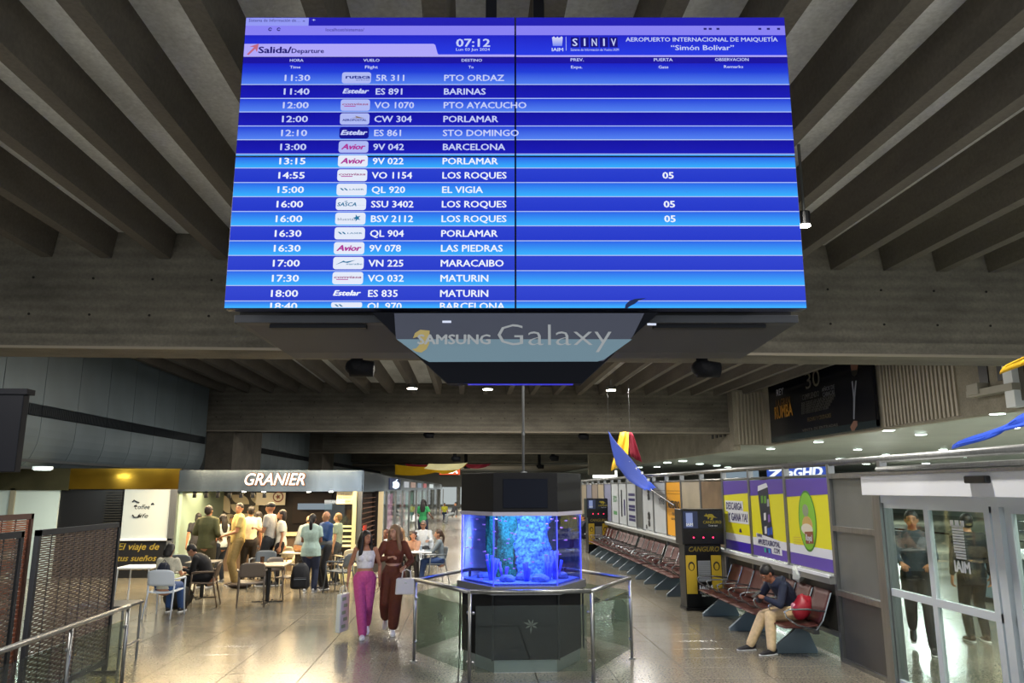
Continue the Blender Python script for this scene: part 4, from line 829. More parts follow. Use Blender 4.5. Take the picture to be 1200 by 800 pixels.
# ---- cafe
ca = thing('cafe_kiosk', 'bright bakery cafe kiosk with mirror fascia and glowing white name', 'cafe', (-5, KY, 0))
fa = part(ca, 'fascia', MIR, (xg1, xs1, KY - .02, KY + .2, 2.17, 2.72), **W)
SG = emis('sign_glow', '#fff0dc', 2.2); SGW = emis('sign_halo', '#e08a4a', .7)
ctext(fa, 'GRANIER', kx(287), kx(357), 2.34, .30, KY - .08, SG, .004, .28); ctext(fa, 'GRANIER', kx(286.5), kx(358), 2.325, .33, KY - .045, SGW, .022, .28)
part(ca, 'side_fascia', MIR, (xs1 - .02, xs1 + .02, KY - .02, KY + 5, 2.17, 2.70), **W)
part(ca, 'corner_post', STEEL, (xs1 - .12, xs1, KY - .05, KY + .08, 0, 2.17), **W); part(ca, 'ceiling_panel', mat('cafe_ceiling', '#3b3a38', .6), (xg1, xs1, KY, KY + 4, 2.2, 2.25), **W)
BY = KY + 3.6
part(ca, 'back_wall', mat('cafe_back', '#231714', .5, var=.2, scale=4), (xg1, xs1, BY, BY + .1, 0, 2.2), **W); part(ca, 'left_wall', mat('cafe_left', '#8fa69c', .5), (xg1, xg1 + .08, KY + .1, BY, 0, 2.2), **W)
part(ca, 'mint_panel', emis('mint_glow', '#9fc4b4', .7), (kx(214, 575, BY), kx(222, 575, BY) + .2, BY - .05, BY, 1.0, 2.15), **W)
CREAMT = mat('pattern_cream', '#e2d5b8', .5); GRT = mat('pattern_grey', '#4e4a44', .5)
pw = part(ca, 'pattern_wall', GRT, (kx(228, 575, BY), kx(305, 575, BY), BY - .06, BY, .9, 2.15), **W)
x0 = kx(228, 575, BY); tw = (kx(305, 575, BY) - x0) / 7; rnd = random.Random(11)
for i in range(7):
    for j in range(4):
        c = rnd.choice(((0, 0), (1, 0), (1, 1), (0, 1))); k = rnd.random()
        cx, cz = x0 + (i + c[0]) * tw, .92 + (j + c[1]) * tw; a0 = {(0, 0): 0, (1, 0): 90, (1, 1): 180, (0, 1): 270}[c]
        if k < .8: MB().prism([(cx, cz)] + [(cx + tw * .96 * math.cos(R(a0 + q * 15)), cz + tw * .96 * math.sin(R(a0 + q * 15))) for q in range(7)], BY - .075, BY - .06).o('pattern_tile', CREAMT, ca)
for o in ca.children:
    if o.name.startswith('pattern_tile'): o.matrix_parent_inverse = ca.matrix_basis.inverted()
mb_ = part(ca, 'menu_board', mat('menu_beige', '#cbb994', .5, emit='#cbb994', es=.25), (kx(301, 575, BY - .3), kx(335, 575, BY - .3), BY - .34, BY - .3, 1.75, 2.12), **W)
q = PY(326, 580, BY - .36); MB().prism([(q.x + .16 * math.cos(j * PI / 10), q.z - .05 + .16 * math.sin(j * PI / 10)) for j in range(20)], BY - .36, BY - .345).o('round_mark', mat('mark_rust', '#8a3f2c', .5), mb_)
MB().prism([(q.x + .125 * math.cos(j * PI / 10), q.z - .05 + .125 * math.sin(j * PI / 10)) for j in range(20)], BY - .365, BY - .36).o('round_mark', mat('menu_beige'), mb_)
MB().prism([(q.x + (.09 if j % 2 else .04) * math.cos(j * PI / 5), q.z - .05 + (.09 if j % 2 else .04) * math.sin(j * PI / 5)) for j in range(10)], BY - .37, BY - .365).o('round_mark', mat('mark_rust'), mb_)
part(ca, 'dark_shelves', mat('choc', '#2e1c16', .5), (kx(345, 575, BY), kx(390, 575, BY), BY - .1, BY, 1.2, 2.1), **W); part(ca, 'display_screen', emis('cafe_screen', '#8a9aa6', .8), (kx(349, 590, BY - .5), kx(389, 590, BY - .5), BY - .5, BY - .45, 1.62, 1.8), **W)
sg = part(ca, 'notice_board', mat('menu_beige'), (kx(394), kx(416), KY + .12, KY + .15, 1.84, 2.16), **W)
for k, s in enumerate(('CAFÉ LISTO', 'EN VASO', 'PARA TODOS')): ctext(sg, s, kx(396), kx(411), 2.07 - k * .09, .05, KY + .11, KK, .0)
for k in range(7): part(ca, 'awning_clip', BLACK, (kx(218 + k * 14), kx(222 + k * 14), KY + .5, KY + .56, 2.0, 2.17), **W)
for px in (286, 309, 362, 388): q = PY(px, 574, KY + .3); MB().cyl((q.x, q.y), .05, 2.15, 2.17, 10).o('downlight', LAMP, ca, world=True)
ct = thing('cafe_counter', 'long cafe serving counter with pale stone top and glass display', 'counter', (-6, KY + 1.4, 0))
cx0, cx1 = kx(212, 650, KY + 1.4), kx(345, 650, KY + 1.4)
part(ct, 'front', mat('counter_front', '#4a3a2c', .5, var=.2, scale=3), (cx0, cx1, KY + 1.5, KY + 2.1, 0, .95), **W); part(ct, 'worktop', mat('stone_top', '#cdbb98', .3), (cx0 - .05, cx1 + .05, KY + 1.4, KY + 2.2, .95, 1.02), **W)
part(ct, 'display_glass', GLASS, (cx0, cx0 + 2.0, KY + 1.48, KY + 1.5, 1.02, 1.35), **W); part(ct, 'white_cabinet', WHITE, (cx0, cx0 + .9, KY + 1.3, KY + 1.5, 0, .98), **W)
rnd = random.Random(5)
for k in range(14):
    o = MB().sph((0, 0, 0), (.07, .05, .045), 8).o('pastry', mat('pastry_%d' % (k % 3), ('#b87a3a', '#8a5426', '#d09a58')[k % 3], .6), smooth=True); o.location = (cx0 + .15 + k * .13, KY + 1.75, 1.065)
    tag(o, 'baked pastry laid out in the counter display of the cafe', 'pastry', 'pastries in the cafe display')
for k in range(5):
    o = MB().cyl((0, 0), .045, 0, .11, 12, .06).o('cup', WHITE, smooth=False); o.location = (kx(298 + k * 6, 615, KY + 1.7), KY + 1.6, 1.02); tag(o, 'white paper cup standing on the cafe counter', 'cup', 'paper cups on the cafe counter')
# striped glass screen at the cafe's right end
sc = thing('glass_screen', 'glass screen with pale green stripes at the right end of the cafe', 'screen', (kx(400), KY - .3, 0))
sx0, sx1 = kx(378, 640, KY - .3), kx(416, 640, KY - .3); LIME = mat('lime_stripe', '#bcc49a', .5)
part(sc, 'pane', GLASS, (sx0, sx1, KY - .3, KY - .285, .1, 1.95), **W)
for z in (1.26, 1.15, 1.0, .89): part(sc, 'stripe', LIME, (sx0, sx1, KY - .31, KY - .3, z, z + .05), **W)
part(sc, 'frame', mat('lime_frame', '#b5b48c', .4), (sx1 - .1, sx1, KY - .33, KY - .27, 0, 2.17), (sx0, sx1, KY - .32, KY - .28, 0, .1), **W)
area('cafe_light', (-5.8, KY + 1.0, 2.12), 3.4, 85, WARM, sizey=1.2); area('cafe_light', (-4.2, KY - 1.0, 2.9), 2.2, 185, WARM, sizey=.6); area('cafe_light', (-6.6, KY - 1.3, 2.9), 2.2, 185, WARM, sizey=.6)
area('kiosk_light', (-9.5, KY - 2.2, 2.9), 2, 26, (.9, 1, .92))
# ================================================================ SHOPS ALONG THE LEFT SIDE (plane X = -2.9)
SX = -2.88
sh = thing('shop_row', 'row of glass fronted shops with lit signs beyond the cafe', 'shops', (SX, 21, 0), PI / 2)   # local x = Y - 21, local y = -(X + 2.88)
def sy(px): return PX(px, 572, SX).y - 21
part(sh, 'fascia', mat('shop_fascia', '#7d8488', .2, .8, var=.25, scale=.8), (.05, 62, -.02, .15, 2.15, 2.68))
part(sh, 'roof', DK, (4.7, 62, .1, 6, 2.6, 2.68)); part(sh, 'back_wall', mat('shop_back', '#59625f', .6), (4.7, 62, 3, 3.1, 0, 2.6))
for px in (442, 453, 463.5, 472, 480, 488, 495, 501, 507, 512, 516, 519.5): part(sh, 'mullion', STEEL, (sy(px) - .06, sy(px) + .06, -.05, .06, 0, 2.15))
part(sh, 'wood_post', mat('pale_wood', '#c9b68c', .5), (sy(441), sy(447), -.08, .1, 0, 2.15)); part(sh, 'shutter', mat('brown_shutter', '#33201a', .5), (sy(427), sy(441), .1, .15, 0, 2.1))
for k in range(14): part(sh, 'shelf', mat('brown_shelf', '#6b4630', .45), (sy(427), sy(441), -.0, .1, .15 + k * .14, .165 + k * .14))
part(sh, 'red_label', mat('red_label', '#c03a2a', .5), (sy(427), sy(430), -.03, 0, 1.1, 1.25))
for a, b in ((448, 453), (453.5, 463), (464, 471), (472.5, 480), (481, 487.5), (489, 495), (496, 501), (502, 507), (508, 512)): part(sh, 'pane', GLASS, (sy(a), sy(b), -.01, .0, .05, 2.15))
ps = part(sh, 'pink_poster', mat('poster_pink', '#d99ac0', .4, emit='#d99ac0', es=.25), (sy(454.5), sy(461.5), .03, .05, .5, 2.05)); 
for z, w_ in ((1.85, .6), (1.3, .3), (1.0, .5)): part(ps, 'print', mat('ink_magenta', '#a0407c', .5), (sy(457) - w_ * .3, sy(457) + w_ * .5, .02, .03, z, z + .08))
for a, b, c in ((464, 470, '#eef2ee'), (482, 486, '#c86a70'), (488, 494, '#9fd8c0'), (496, 499, '#dfe8d8'), (501, 506, '#b8d8c0')): part(sh, 'lit_shelf', emis('lit_%s' % c, c, .8), (sy(a), sy(b), .5, .55, .3, 2.0))
for k in range(6): part(sh, 'shelf', STEEL, (sy(464), sy(512), .35, .5, .3 + k * .32, .32 + k * .32))
part(sh, 'lit_sign', emis('sign_warmwhite', '#fff6dc', 1.6), (sy(427.5), sy(441.5), -.06, -.02, 2.26, 2.6), (sy(433), sy(438), -.06, -.02, 2.21, 2.26))
bs_ = part(sh, 'blue_sign', mat('sign_navy', '#16244a', .3), (sy(455), sy(468), -.05, -.02, 2.2, 2.62)); xc = (sy(455) + sy(468)) / 2; b = MB(); xw = (sy(468) - sy(455)) * .30
b.prism([(xc + xw * (1 + .08 * math.cos(2 * t_)) * math.cos(t_) - (.35 * xw if math.cos(t_) < -.9 else 0) * -1, 2.38 + .14 * math.sin(t_)) for t_ in [j * PI / 10 for j in range(20)]], -.07, -.05); b.prism([(xc, 2.53), (xc + xw * .5, 2.6), (xc + xw * .1, 2.56)], -.07, -.05)
b.o('fruit_mark', emis('mark_white', '#d8ecff', 1.8), bs_)
for a, b_, c in ((473, 478, '#c8ccd0'), (481, 486, '#b89a8a'), (489, 493, '#8a9aa8'), (496, 499, '#c06a6a'), (503, 507, '#e8f4f0')): part(sh, 'small_sign', emis('small_%s' % c, c, .7), (sy(a), sy(b_), -.05, -.02, 2.28, 2.55))
for y in (24, 30, 38, 48, 60, 72): area('shop_light', (SX - 1.4, y, 2.5), 2, 55, (.95, 1, .9))
# far lit sign
p = PY(515, 548, 80); p1_ = PY(539, 556, 80)
fs = thing('lit_sign', 'small glowing orange and white sign at the far end of the hall', 'sign', (p.x, 80, 2.2)); part(fs, 'box', emis('far_orange', '#e0603a', 1.2), (0, p1_.x - p.x, 0, .2, p1_.z - 2.2, p.z - 2.2)); part(fs, 'mount', DK, (.0, p1_.x - p.x, .2, .3, p1_.z - 2.3, 4.4 - 2.2)); text(fs, 'PizA', .3, p1_.x - p.x - .2, p1_.z - 2.05, .5, -.02, emis('far_white', '#fff4ea', 1.6), .04)
fs = thing('lit_sign', 'bright white light box at the far end right of the aquarium', 'sign', (PY(695, 552, 70).x, 70, 2.5)); q0, q1 = PY(688, 560, 70), PY(716, 551, 70); part(fs, 'box', emis('far_lightbox', '#f4f8ee', 1.6), (0, q1.x - q0.x, 0, .2, q0.z - 2.5 + .0, q1.z - 2.5)); part(fs, 'mount', DK, (1, 1.2, .2, .3, 0, 1.8))
# ================================================================ LEFT FOREGROUND: woven screens, glass rail, dark totem
WV = mat('weave_brown', '#6b5a4c', .5, var=.3, scale=30); WF = mat('weave_frame', '#1d2128', .4)
def woven(name, lab, X, y0, y1, ztop, zbot, frame, strand, thick=.03):
    t = thing(name, lab, 'screen', (X, y0, 0), PI / 2); L = y1 - y0; g = .05
    for a, b_ in (((0, 0), (g, 0)), ((L - g, 0), (L, 0))): part(t, 'stile', frame, (a[0], b_[0], -.025, .025, zbot, ztop))
    part(t, 'rail', frame, (0, L, -.025, .025, ztop - .06, ztop)); part(t, 'rail', frame, (0, L, -.025, .025, zbot + .1, zbot + .16))
    b = MB(); n = int(L / .085); z = zbot + .18; r = 0
    while z < ztop - .07:
        def fn(u, v, z=z, r=r): return (g + u * (L - 2 * g), .013 * math.sin(u * n * PI + (r % 2) * PI), z + v * .017)
        b.grid(n * 3, 1, fn); z += .024; r += 1
    b.o('weave', strand, t, solid=.004, kind='stuff')
    for k in range(1, n): part(t, 'upright', frame, (g + (L - 2 * g) * k / n - .004, g + (L - 2 * g) * k / n + .004, -.006, .006, zbot + .15, ztop - .05)) if k % 3 == 0 else None
    for x in (.03, L - .06): part(t, 'foot', frame, (x, x + .03, -.15, .15, zbot, zbot + .03))
    return t
woven('woven_screen', 'large dark framed rattan screen behind the left handrail, in the middle', -4.5, 8.36, 10.25, 1.82, 0, WF, WV)
woven('woven_screen', 'dark framed rattan screen cut by the left edge of the photo', -4.45, 6.2, 8.0, 1.83, 0, WF, WV)
woven('woven_screen', 'terracotta rattan screen standing behind the two dark ones', -4.95, 7.2, 9.05, 1.97, 0, mat('terra_frame', '#5a3a30', .5), mat('weave_terra', '#b06a4c', .5, var=.2, scale=20))
rr = thing('handrail', 'steel handrail with glass infill in the lower left corner', 'railing', (-3.85, 6, 0), PI / 2)
MB().tube([(-2, 0, .93), (3.22, 0, .93)], .026, 10).o('rail', STEEL, rr, smooth=True)
for x in (3.2, 1.95, .1): MB().tube([(x, 0, 0), (x, 0, .93)], .02, 10).o('post', STEEL, rr, smooth=True); MB().cyl((x, 0), .045, 0, .015).o('base_flange', STEEL, rr)
for a, b_ in ((2.05, 3.12), (.2, 1.87), (-1.8, .0)): part(rr, 'glass_pane', GLASSG, (a, b_, -.005, .005, .12, .8))
for x in (3.2, 1.95): MB().sph((x - .05, 0, .72), .02, 8).o('clamp', STEEL, rr)
bt_ = thing('steel_trolley', 'low steel frame with grey top behind the corner of the left handrail', 'trolley', (-4.75, 10.7, 0))
part(bt_, 'top', DSTEEL, (-.35, .35, -.3, .3, .72, .76), bevel=.01)
for x in (-.32, .32):
    for y in (-.27, .27): MB().tube([(x, y, 0), (x, y, .72)], .016).o('leg', STEEL, bt_)
MB().tube([(.34, -.3, .25), (.34, .3, .25)], .014).o('cross_bar', STEEL, bt_)
p0, p1 = PY(-30, 455, 8.5), PY(20, 553, 8.5)
tt = thing('display_totem', 'dark back of a hanging display at the left edge, above the woven screens', 'display', (p0.x, 8.5, p1.z)); part(tt, 'casing', NAVY, (0, p1.x - p0.x - .03, 0, .12, 0, p0.z - p1.z - .05), bevel=.01); part(tt, 'cap', NAVY, (-.0, p1.x - p0.x + .01, -.02, .14, p0.z - p1.z - .06, p0.z - p1.z)); part(tt, 'wall_arm', BLACK, (-2.2, .05, .03, .08, .3, .38))
# ================================================================ CAFE CHAIRS AND TABLES
def chair(col, nm='cafe_chair'):
    m = mat('chair_%s' % col, col, .45); t = thing(nm, 'x', 'chair')
    b = MB(); b.grid(6, 6, lambda u, v: ((u - .5) * (.48 - .04 * v), -.23 + v * .44, .46 - .018 * math.sin(PI * u) * 1 - .02 * v)); b.o('seat', m, t, smooth=True, solid=.02)
    def bk(u, v):
        w_ = .24 * (1 - .12 * max(0, v - .7) / .3) ; return ((u - .5) * 2 * w_, .20 + .07 * v + .035 * math.sin(PI * u), .55 + v * .28 - (.03 * abs(2 * u - 1) ** 4 if v > .9 else 0))
    b = MB(); b.grid(8, 6, bk); b.o('backrest', m, t, smooth=True, solid=.018)
    for s in (-1, 1):
        MB().tube([(s * .235, .20, .58), (s * .225, .20, .44), (s * .25, .30, 0)], [.014, .016, .012], 8).o('leg', m, t, smooth=True)
        MB().tube([(s * .255, -.19, .66), (s * .245, -.20, .45), (s * .255, -.25, 0)], [.013, .016, .012], 8).o('leg', m, t, smooth=True)
        MB().tube([(s * .225, .24, .66), (s * .27, .1, .665), (s * .275, -.12, .665), (s * .255, -.2, .65)], [.013, .018, .019, .014], 8).o('armrest', m, t, smooth=True)
    return t
protos = {}
def put_chair(px, py, rz, col, lab):
    p = PZ(px, py)
    if col not in protos: t = protos[col] = chair(col); t.location = p; t.rotation_euler = (0, 0, R(rz)); t['label'] = lab; t['group'] = 'cafe armchairs'
    else: t = dup(protos[col], p, R(rz), lab)
    return p
WHC, TPE, CRC, GRC, BRC = '#c9d3e0', '#6a6058', '#d8c9a6', '#5f666c', '#5a4a3c'
put_chair(192, 722, 176, WHC, 'white armchair with its back to the camera, in front of the kiosk posters')
put_chair(237, 710, -80, BRC, 'dark brown armchair of the hunched person in black')
put_chair(293, 709, 196, TPE, 'taupe armchair seen from behind at the table with the drinking glass')
put_chair(331, 702, 60, TPE, 'taupe armchair with the black backpack hung on its back')
put_chair(331, 679, 190, CRC, 'cream armchair nearest the cafe behind the table with the drinking glass')
put_chair(397, 693, 250, GRC, 'grey armchair with rounded back just left of the walking woman in pink')
put_chair(407, 684, 215, CRC, 'cream armchair half hidden behind the walking woman in pink')
put_chair(383, 683, 160, BRC, 'brown armchair behind the man in the blue jacket')
put_chair(217, 694, 165, GRC, 'grey armchair between the hunched person and the woman with the backpack')
put_chair(306, 690, 0, GRC, 'grey armchair behind the table with the glass, facing the camera')
put_chair(448, 684, 100, CRC, 'cream armchair between the two walking women')
put_chair(441, 700, 200, TPE, 'dark taupe armchair behind the gap between the walking women')
put_chair(509, 682, -70, GRC, 'slate armchair of the seated woman with a ponytail near the aquarium')
put_chair(484, 676, 10, WHC, 'white armchair under the curly haired woman resting her chin')
put_chair(500, 668, 15, WHC, 'white armchair under the seated man in the white shirt')
def table(px, py, m, base, lab, s=.7, h=.74, four=False):
    p = PZ(px, py); t = thing('cafe_table', lab, 'table', p); part(t, 'table_top', m, (-s / 2, s / 2, -s / 2, s / 2, h - .03, h), bevel=.008)
    if four:
        for x in (-1, 1):
            for y in (-1, 1): MB().tube([(x * s * .42, y * s * .42, h - .03), (x * s * .45, y * s * .45, 0)], .016).o('leg', base, t)
    else: MB().cyl((0, 0), .04, .02, h - .03, 12).o('pedestal', base, t); part(t, 'foot', base, (-.3, .3, -.04, .04, 0, .02), (-.04, .04, -.3, .3, 0, .02))
    return p
t1 = table(160, 709, WHITE, WHITE, 'white square table in front of the lettered black panel', .7, .74, True)
t2 = table(313, 705, mat('table_tan', '#b7a58a', .35), BLACK, 'square table with a black pedestal and one drinking glass', .75)
table(345, 684, CREAMT, mat('chair_%s' % CRC), 'cream table behind the woman in the mint top', .65, .74, True)
t4 = table(488, 682, WHITE, DSTEEL, 'white table shared by the three seated people near the aquarium', .75)
table(404, 672, CREAMT, mat('chair_%s' % CRC), 'cream table at the striped glass screen', .6, .74, True)
t5 = table(236, 700, mat('table_grey', '#6d6a64', .4), BLACK, 'grey table in front of the hunched person in black', .6)
def loose(bld, name, m, loc, lab, cat, **k): o = bld.o(name, m, **k); o.location = loc; tag(o, lab, cat); return o
loose(MB().cyl((0, 0), .035, 0, .15, 16, .042), 'drinking_glass', glassmat('drink', '#c9a890', .25), (t2.x - .12, t2.y - .1, .74), 'tall glass with a brown drink on the pedestal table', 'glass')
loose(MB().cyl((0, 0), .03, 0, .12, 16, .035), 'drinking_glass', glassmat('drink2', '#d9dfe4', .25), (t4.x + .1, t4.y - .1, .74), 'clear glass on the white table of the seated group', 'glass')
loose(MB().box(-.07, .07, -.05, .05, 0, .01), 'phone', BLACK, (t4.x - .15, t4.y, .74), 'black phone lying on the white table', 'phone')
loose(MB().box(-.1, .1, -.07, .07, 0, .06), 'snack_box', WHITE, (t5.x + .0, t5.y, .74), 'small pale box on the grey table by the hunched person', 'box', bevel=.01)
def backpack(loc, rz, m, lab, s=1.0):
    t = thing('backpack', lab, 'bag', loc, rz); bb_ = bmesh.new(); loft(bb_, [(0, 0, .02 * s), (0, 0, .06 * s), (0, 0, .25 * s), (0, .01 * s, .40 * s), (0, .02 * s, .47 * s)], [(.15 * s, .09 * s), (.175 * s, .115 * s), (.17 * s, .11 * s), (.14 * s, .085 * s), (.08 * s, .05 * s)], (1, 0, 0), 16, False)
    me_ = bpy.data.meshes.new('body'); bb_.to_mesh(me_); bb_.free(); mk('body', me_, m, t, smooth=True)
    MB().box(-.12 * s, .12 * s, -.15 * s, -.08 * s, .06 * s, .23 * s).o('pocket', m, t, bevel=.02 * s); MB().tube([(-.11 * s, -.152 * s, .2 * s), (.11 * s, -.152 * s, .2 * s)], .004 * s, 5).o('zip', CHROME, t)
    for x in (-.08, .08): MB().tube([(x * s, .08 * s, .44 * s), (x * s * 1.1, .17 * s, .34 * s), (x * s, .12 * s, .08 * s)], .014 * s, 6).o('strap', m, t, smooth=True)
    MB().tube([(-.04 * s, 0, .49 * s), (0, 0, .54 * s), (.04 * s, 0, .49 * s)], .01 * s, 6).o('handle', m, t); return t
BG = mat('bag_black', '#12141c', .7, var=.2, scale=20)
q = PZ(351, 703); backpack((q.x - .02, q.y + .05, .20), 0.2, BG, 'black backpack hanging on the taupe chair behind the table', 1.12)
q = PZ(305, 684); backpack((q.x, q.y, .48), 0, BG, 'black bag sitting on the chair behind the drinking glass', .7)
q = PZ(281, 689); o = loose(MB().sph((0, 0, .06), (.26, .14, .07), 14), 'travel_bag', mat('bag_brown', '#33251c', .7), q, 'dark brown bag lying on the floor by the yellow shirted man', 'bag', smooth=True)
q = PZ(208, 712); o = loose(MB().sph((0, 0, .2), (.28, .22, .22), 16), 'travel_bag', mat('bag_olive', '#2e2c26', .7, var=.2, scale=8), q, 'bulky dark bag on the floor beside the white armchair', 'bag', smooth=True)
# ================================================================ PEOPLE
def solidify(bm, vox, smooth=2):
    bmesh.ops.recalc_face_normals(bm, faces=bm.faces); me = bpy.data.meshes.new('tmp'); bm.to_mesh(me); bm.free()
    ob = bpy.data.objects.new('tmp', me); C.objects.link(ob)
    r = ob.modifiers.new('r', 'REMESH'); r.mode = 'VOXEL'; r.voxel_size = vox; s = ob.modifiers.new('s', 'SMOOTH'); s.factor = .5; s.iterations = smooth
    out = bpy.data.meshes.new_from_object(ob.evaluated_get(bpy.context.evaluated_depsgraph_get())); bpy.data.objects.remove(ob); bpy.data.meshes.remove(me)
    out.shade_smooth(); return out
def ik(a, t, l1, l2, hint):
    a, t = Vector(a), Vector(t); d = t - a; L = min(d.length, (l1 + l2) * .998); d = d.normalized(); t = a + d * L
    c = (l1 * l1 + L * L - l2 * l2) / (2 * L); h = math.sqrt(max(0, l1 * l1 - c * c)); n = Vector(hint) - d * Vector(hint).dot(d)
    n = n.normalized() if n.length > 1e-6 else Vector((0, -1, 0)); return a + d * c + n * h, t
def ell(bm, c, r, M=None):
    mm = Matrix.Translation(c) @ (M.to_4x4() if M else Matrix.Identity(4)) @ Matrix.Diagonal((*r, 1)); bmesh.ops.create_uvsphere(bm, u_segments=14, v_segments=10, radius=1, matrix=mm)
def fab(c): return mat('cloth_%s' % c, c, .8, var=.12, scale=25)
def hand(bm, wr, d, up, s, curl=.5):
    "palm and five separate bent fingers; d = direction of the hand, up = back of the hand, s = +1/-1 side of the thumb"
    d = d.normalized(); up = (up - d * up.dot(d)).normalized(); sd = d.cross(up) * s
    loft(bm, [wr - d * .01, wr + d * .035, wr + d * .085], [(.024, .016), (.036, .014), (.038, .012)], sd, 8, True)
    for i, (o, L) in enumerate(((.029, .068), (.010, .076), (-.010, .070), (-.028, .055))):
        b0 = wr + d * .082 + sd * o; a = curl * (1 + .12 * i); d1 = (d * math.cos(a * .6) - up * math.sin(a * .6)); d2 = (d * math.cos(a * 1.6) - up * math.sin(a * 1.6)); d3 = (d * math.cos(a * 2.3) - up * math.sin(a * 2.3))
        p1 = b0 + d1 * L * .45; p2 = p1 + d2 * L * .3; p3 = p2 + d3 * L * .25; loft(bm, [b0 - d * .015, b0, p1, p2, p3], [.0085, .0088, .0082, .0076, .0062], None, 6, True)
    t0 = wr + d * .02 + sd * .028; td = (d * .75 + sd * .62 - up * .25).normalized(); t1 = t0 + td * .035; t2 = t1 + (td + d * .5 - up * .3).normalized() * .03; loft(bm, [t0 - td * .01, t0, t1, t2], [.011, .0115, .0095, .0075], None, 6, True)
def person(label, loc, rz, h=1.7, pelvis=(0, 0, .93), lean=0.0, lean2=0.0, twist=0.0, hy=0.0, hp=0.0, hr=0.0, LH=None, RH=None, LE=(.35, .45, -.7), RE=(-.35, .45, -.7),
           LF=(.10, .0, .08), RF=(-.10, .0, .08), kn=(0, -1, 0), shirt='#888888', sleeve='short', hem=-.08, pants='#223', flare=0.0, loose_=.012, shoes='#ddd', hair='short', hc='#15100c', skin='#b07a58',
           sex='m', near=False, fat=1.0, neckline=.5, jacket=None, sole='#e8e8e8', group=None, cuff=1.0, toeL=None, toeR=None, glasses=False, foot=True):
    root = thing('person', label, 'person', loc, rz, group); k = h / 1.7; root.scale = (k, k, k)
    vox = .0085 if near else .0165
    P = Vector(pelvis); X = Vector((math.cos(twist), math.sin(twist), 0)); X0 = Vector((1, 0, 0))
    u1 = Vector((0, -math.sin(lean), math.cos(lean))); u2 = Vector((0, -math.sin(lean + lean2), math.cos(lean + lean2)))
    W_ = P + u1 * .17; CH_ = P + u1 * .30; SHc = CH_ + u2 * .14; NB_ = SHc + u2 * .045
    sw = .178 if sex == 'm' else .158; f = fat
    un = (u2 * .75 + Vector((0, 0, 1)) * .25).normalized(); HC = NB_ + un * .15 + Vector((0, -.012, 0))
    HMx = Euler((hp, hr, hy), 'XYZ').to_matrix()
    skinm = mat('skin_%s' % skin, skin, .5, var=.06, scale=12)
    Ls, Rs = SHc + X * sw, SHc - X * sw
    LH = Vector(LH) if LH else Ls + Vector((.07, -.02, -.53)); RH = Vector(RH) if RH else Rs + Vector((-.07, -.02, -.53))
    le, LH = ik(Ls, LH, .285, .255, LE); re_, RH = ik(Rs, RH, .285, .255, RE)
    Lh, Rh = P + X0 * .088 - Vector((0, 0, .02)), P - X0 * .088 - Vector((0, 0, .02))
    lk, LF = ik(Lh, LF, .43, .425, kn); rk, RF = ik(Rh, RF, .43, .425, kn)
    if sex == 'm': tr = [(-.07, .150, .105), (.03, .155, .108), (.15, .140, .100), (.26, .158, .108), (.36, .168, .104), (.43, .150, .085), (.475, .075, .062)]
    else: tr = [(-.07, .160, .115), (.02, .162, .112), (.15, .118, .088), (.26, .138, .100), (.35, .148, .098), (.43, .132, .076), (.475, .062, .055)]
    def sp(a): return P + u1 * a if a < .30 else CH_ + u2 * (a - .30)
    def torso(bm, ex, lo, hi, rd_=True):
        pts, rs = [], []
        for a, rx, ry in tr:
            if lo <= a <= hi: pts.append(sp(a)); rs.append((rx * f + ex, ry * f * (1.0 if f <= 1 else 1.1) + ex))
        loft(bm, pts, rs, X, 16, rd_)
    def limb(bm, pts, rs, n=10): loft(bm, pts, rs, None, n, True)
    def mid(a, b, t): return a * (1 - t) + b * t
    # --- body: one continuous skin
    bm = bmesh.new(); torso(bm, 0, -1, 1)
    if sex == 'f':
        for s in (-1, 1): ell(bm, sp(.31) + X * s * .062 - Vector((0, math.cos(lean + lean2) * .082, 0)), (.055, .045, .052))
    limb(bm, [NB_ - un * .03, HC - un * .06], [.056 if sex == 'm' else .047, .050 if sex == 'm' else .043])
    for S_, e, hnd in ((Ls, le, LH), (Rs, re_, RH)):
        ell(bm, S_, (.058 * f, .055, .058)) if sex == 'm' else ell(bm, S_, (.046, .045, .05))
        g = 1 if sex == 'm' else .85
        limb(bm, [S_, mid(S_, e, .5), e], [.05 * g * f, .045 * g * f, .036 * g]); limb(bm, [e, mid(e, hnd, .3), mid(e, hnd, .85), hnd], [(.037 * g), (.038 * g), (.026 * g), (.024 * g)])
    for hp_, kk, ff_ in ((Lh, lk, LF), (Rh, rk, RF)):
        limb(bm, [hp_, mid(hp_, kk, .5), kk], [.088 * f, .072 * f, .054]); limb(bm, [kk, mid(kk, ff_, .3), mid(kk, ff_, .8), ff_], [.053, .052, .034, .036])
    # head
    ell(bm, HC + HMx @ Vector((0, .010, .012)), (.074, .093, .100), HMx); ell(bm, HC + HMx @ Vector((0, -.022, -.045)), (.055, .062, .066), HMx); ell(bm, HC + HMx @ Vector((0, -.052, -.082)), (.024, .024, .022), HMx)
    loft(bm, [HC + HMx @ Vector(v) for v in ((0, -.082, .012), (0, -.098, -.018), (0, -.104, -.030))], [.009, .012, .014], None, 8, True)
    ell(bm, HC + HMx @ Vector((0, -.078, -.058)), (.024, .014, .012), HMx); ell(bm, HC + HMx @ Vector((0, -.076, .026)), (.052, .014, .010), HMx)
    for s in (-1, 1): ell(bm, HC + HMx @ Vector((s * .076, .012, -.008)), (.009, .018, .030), HMx)
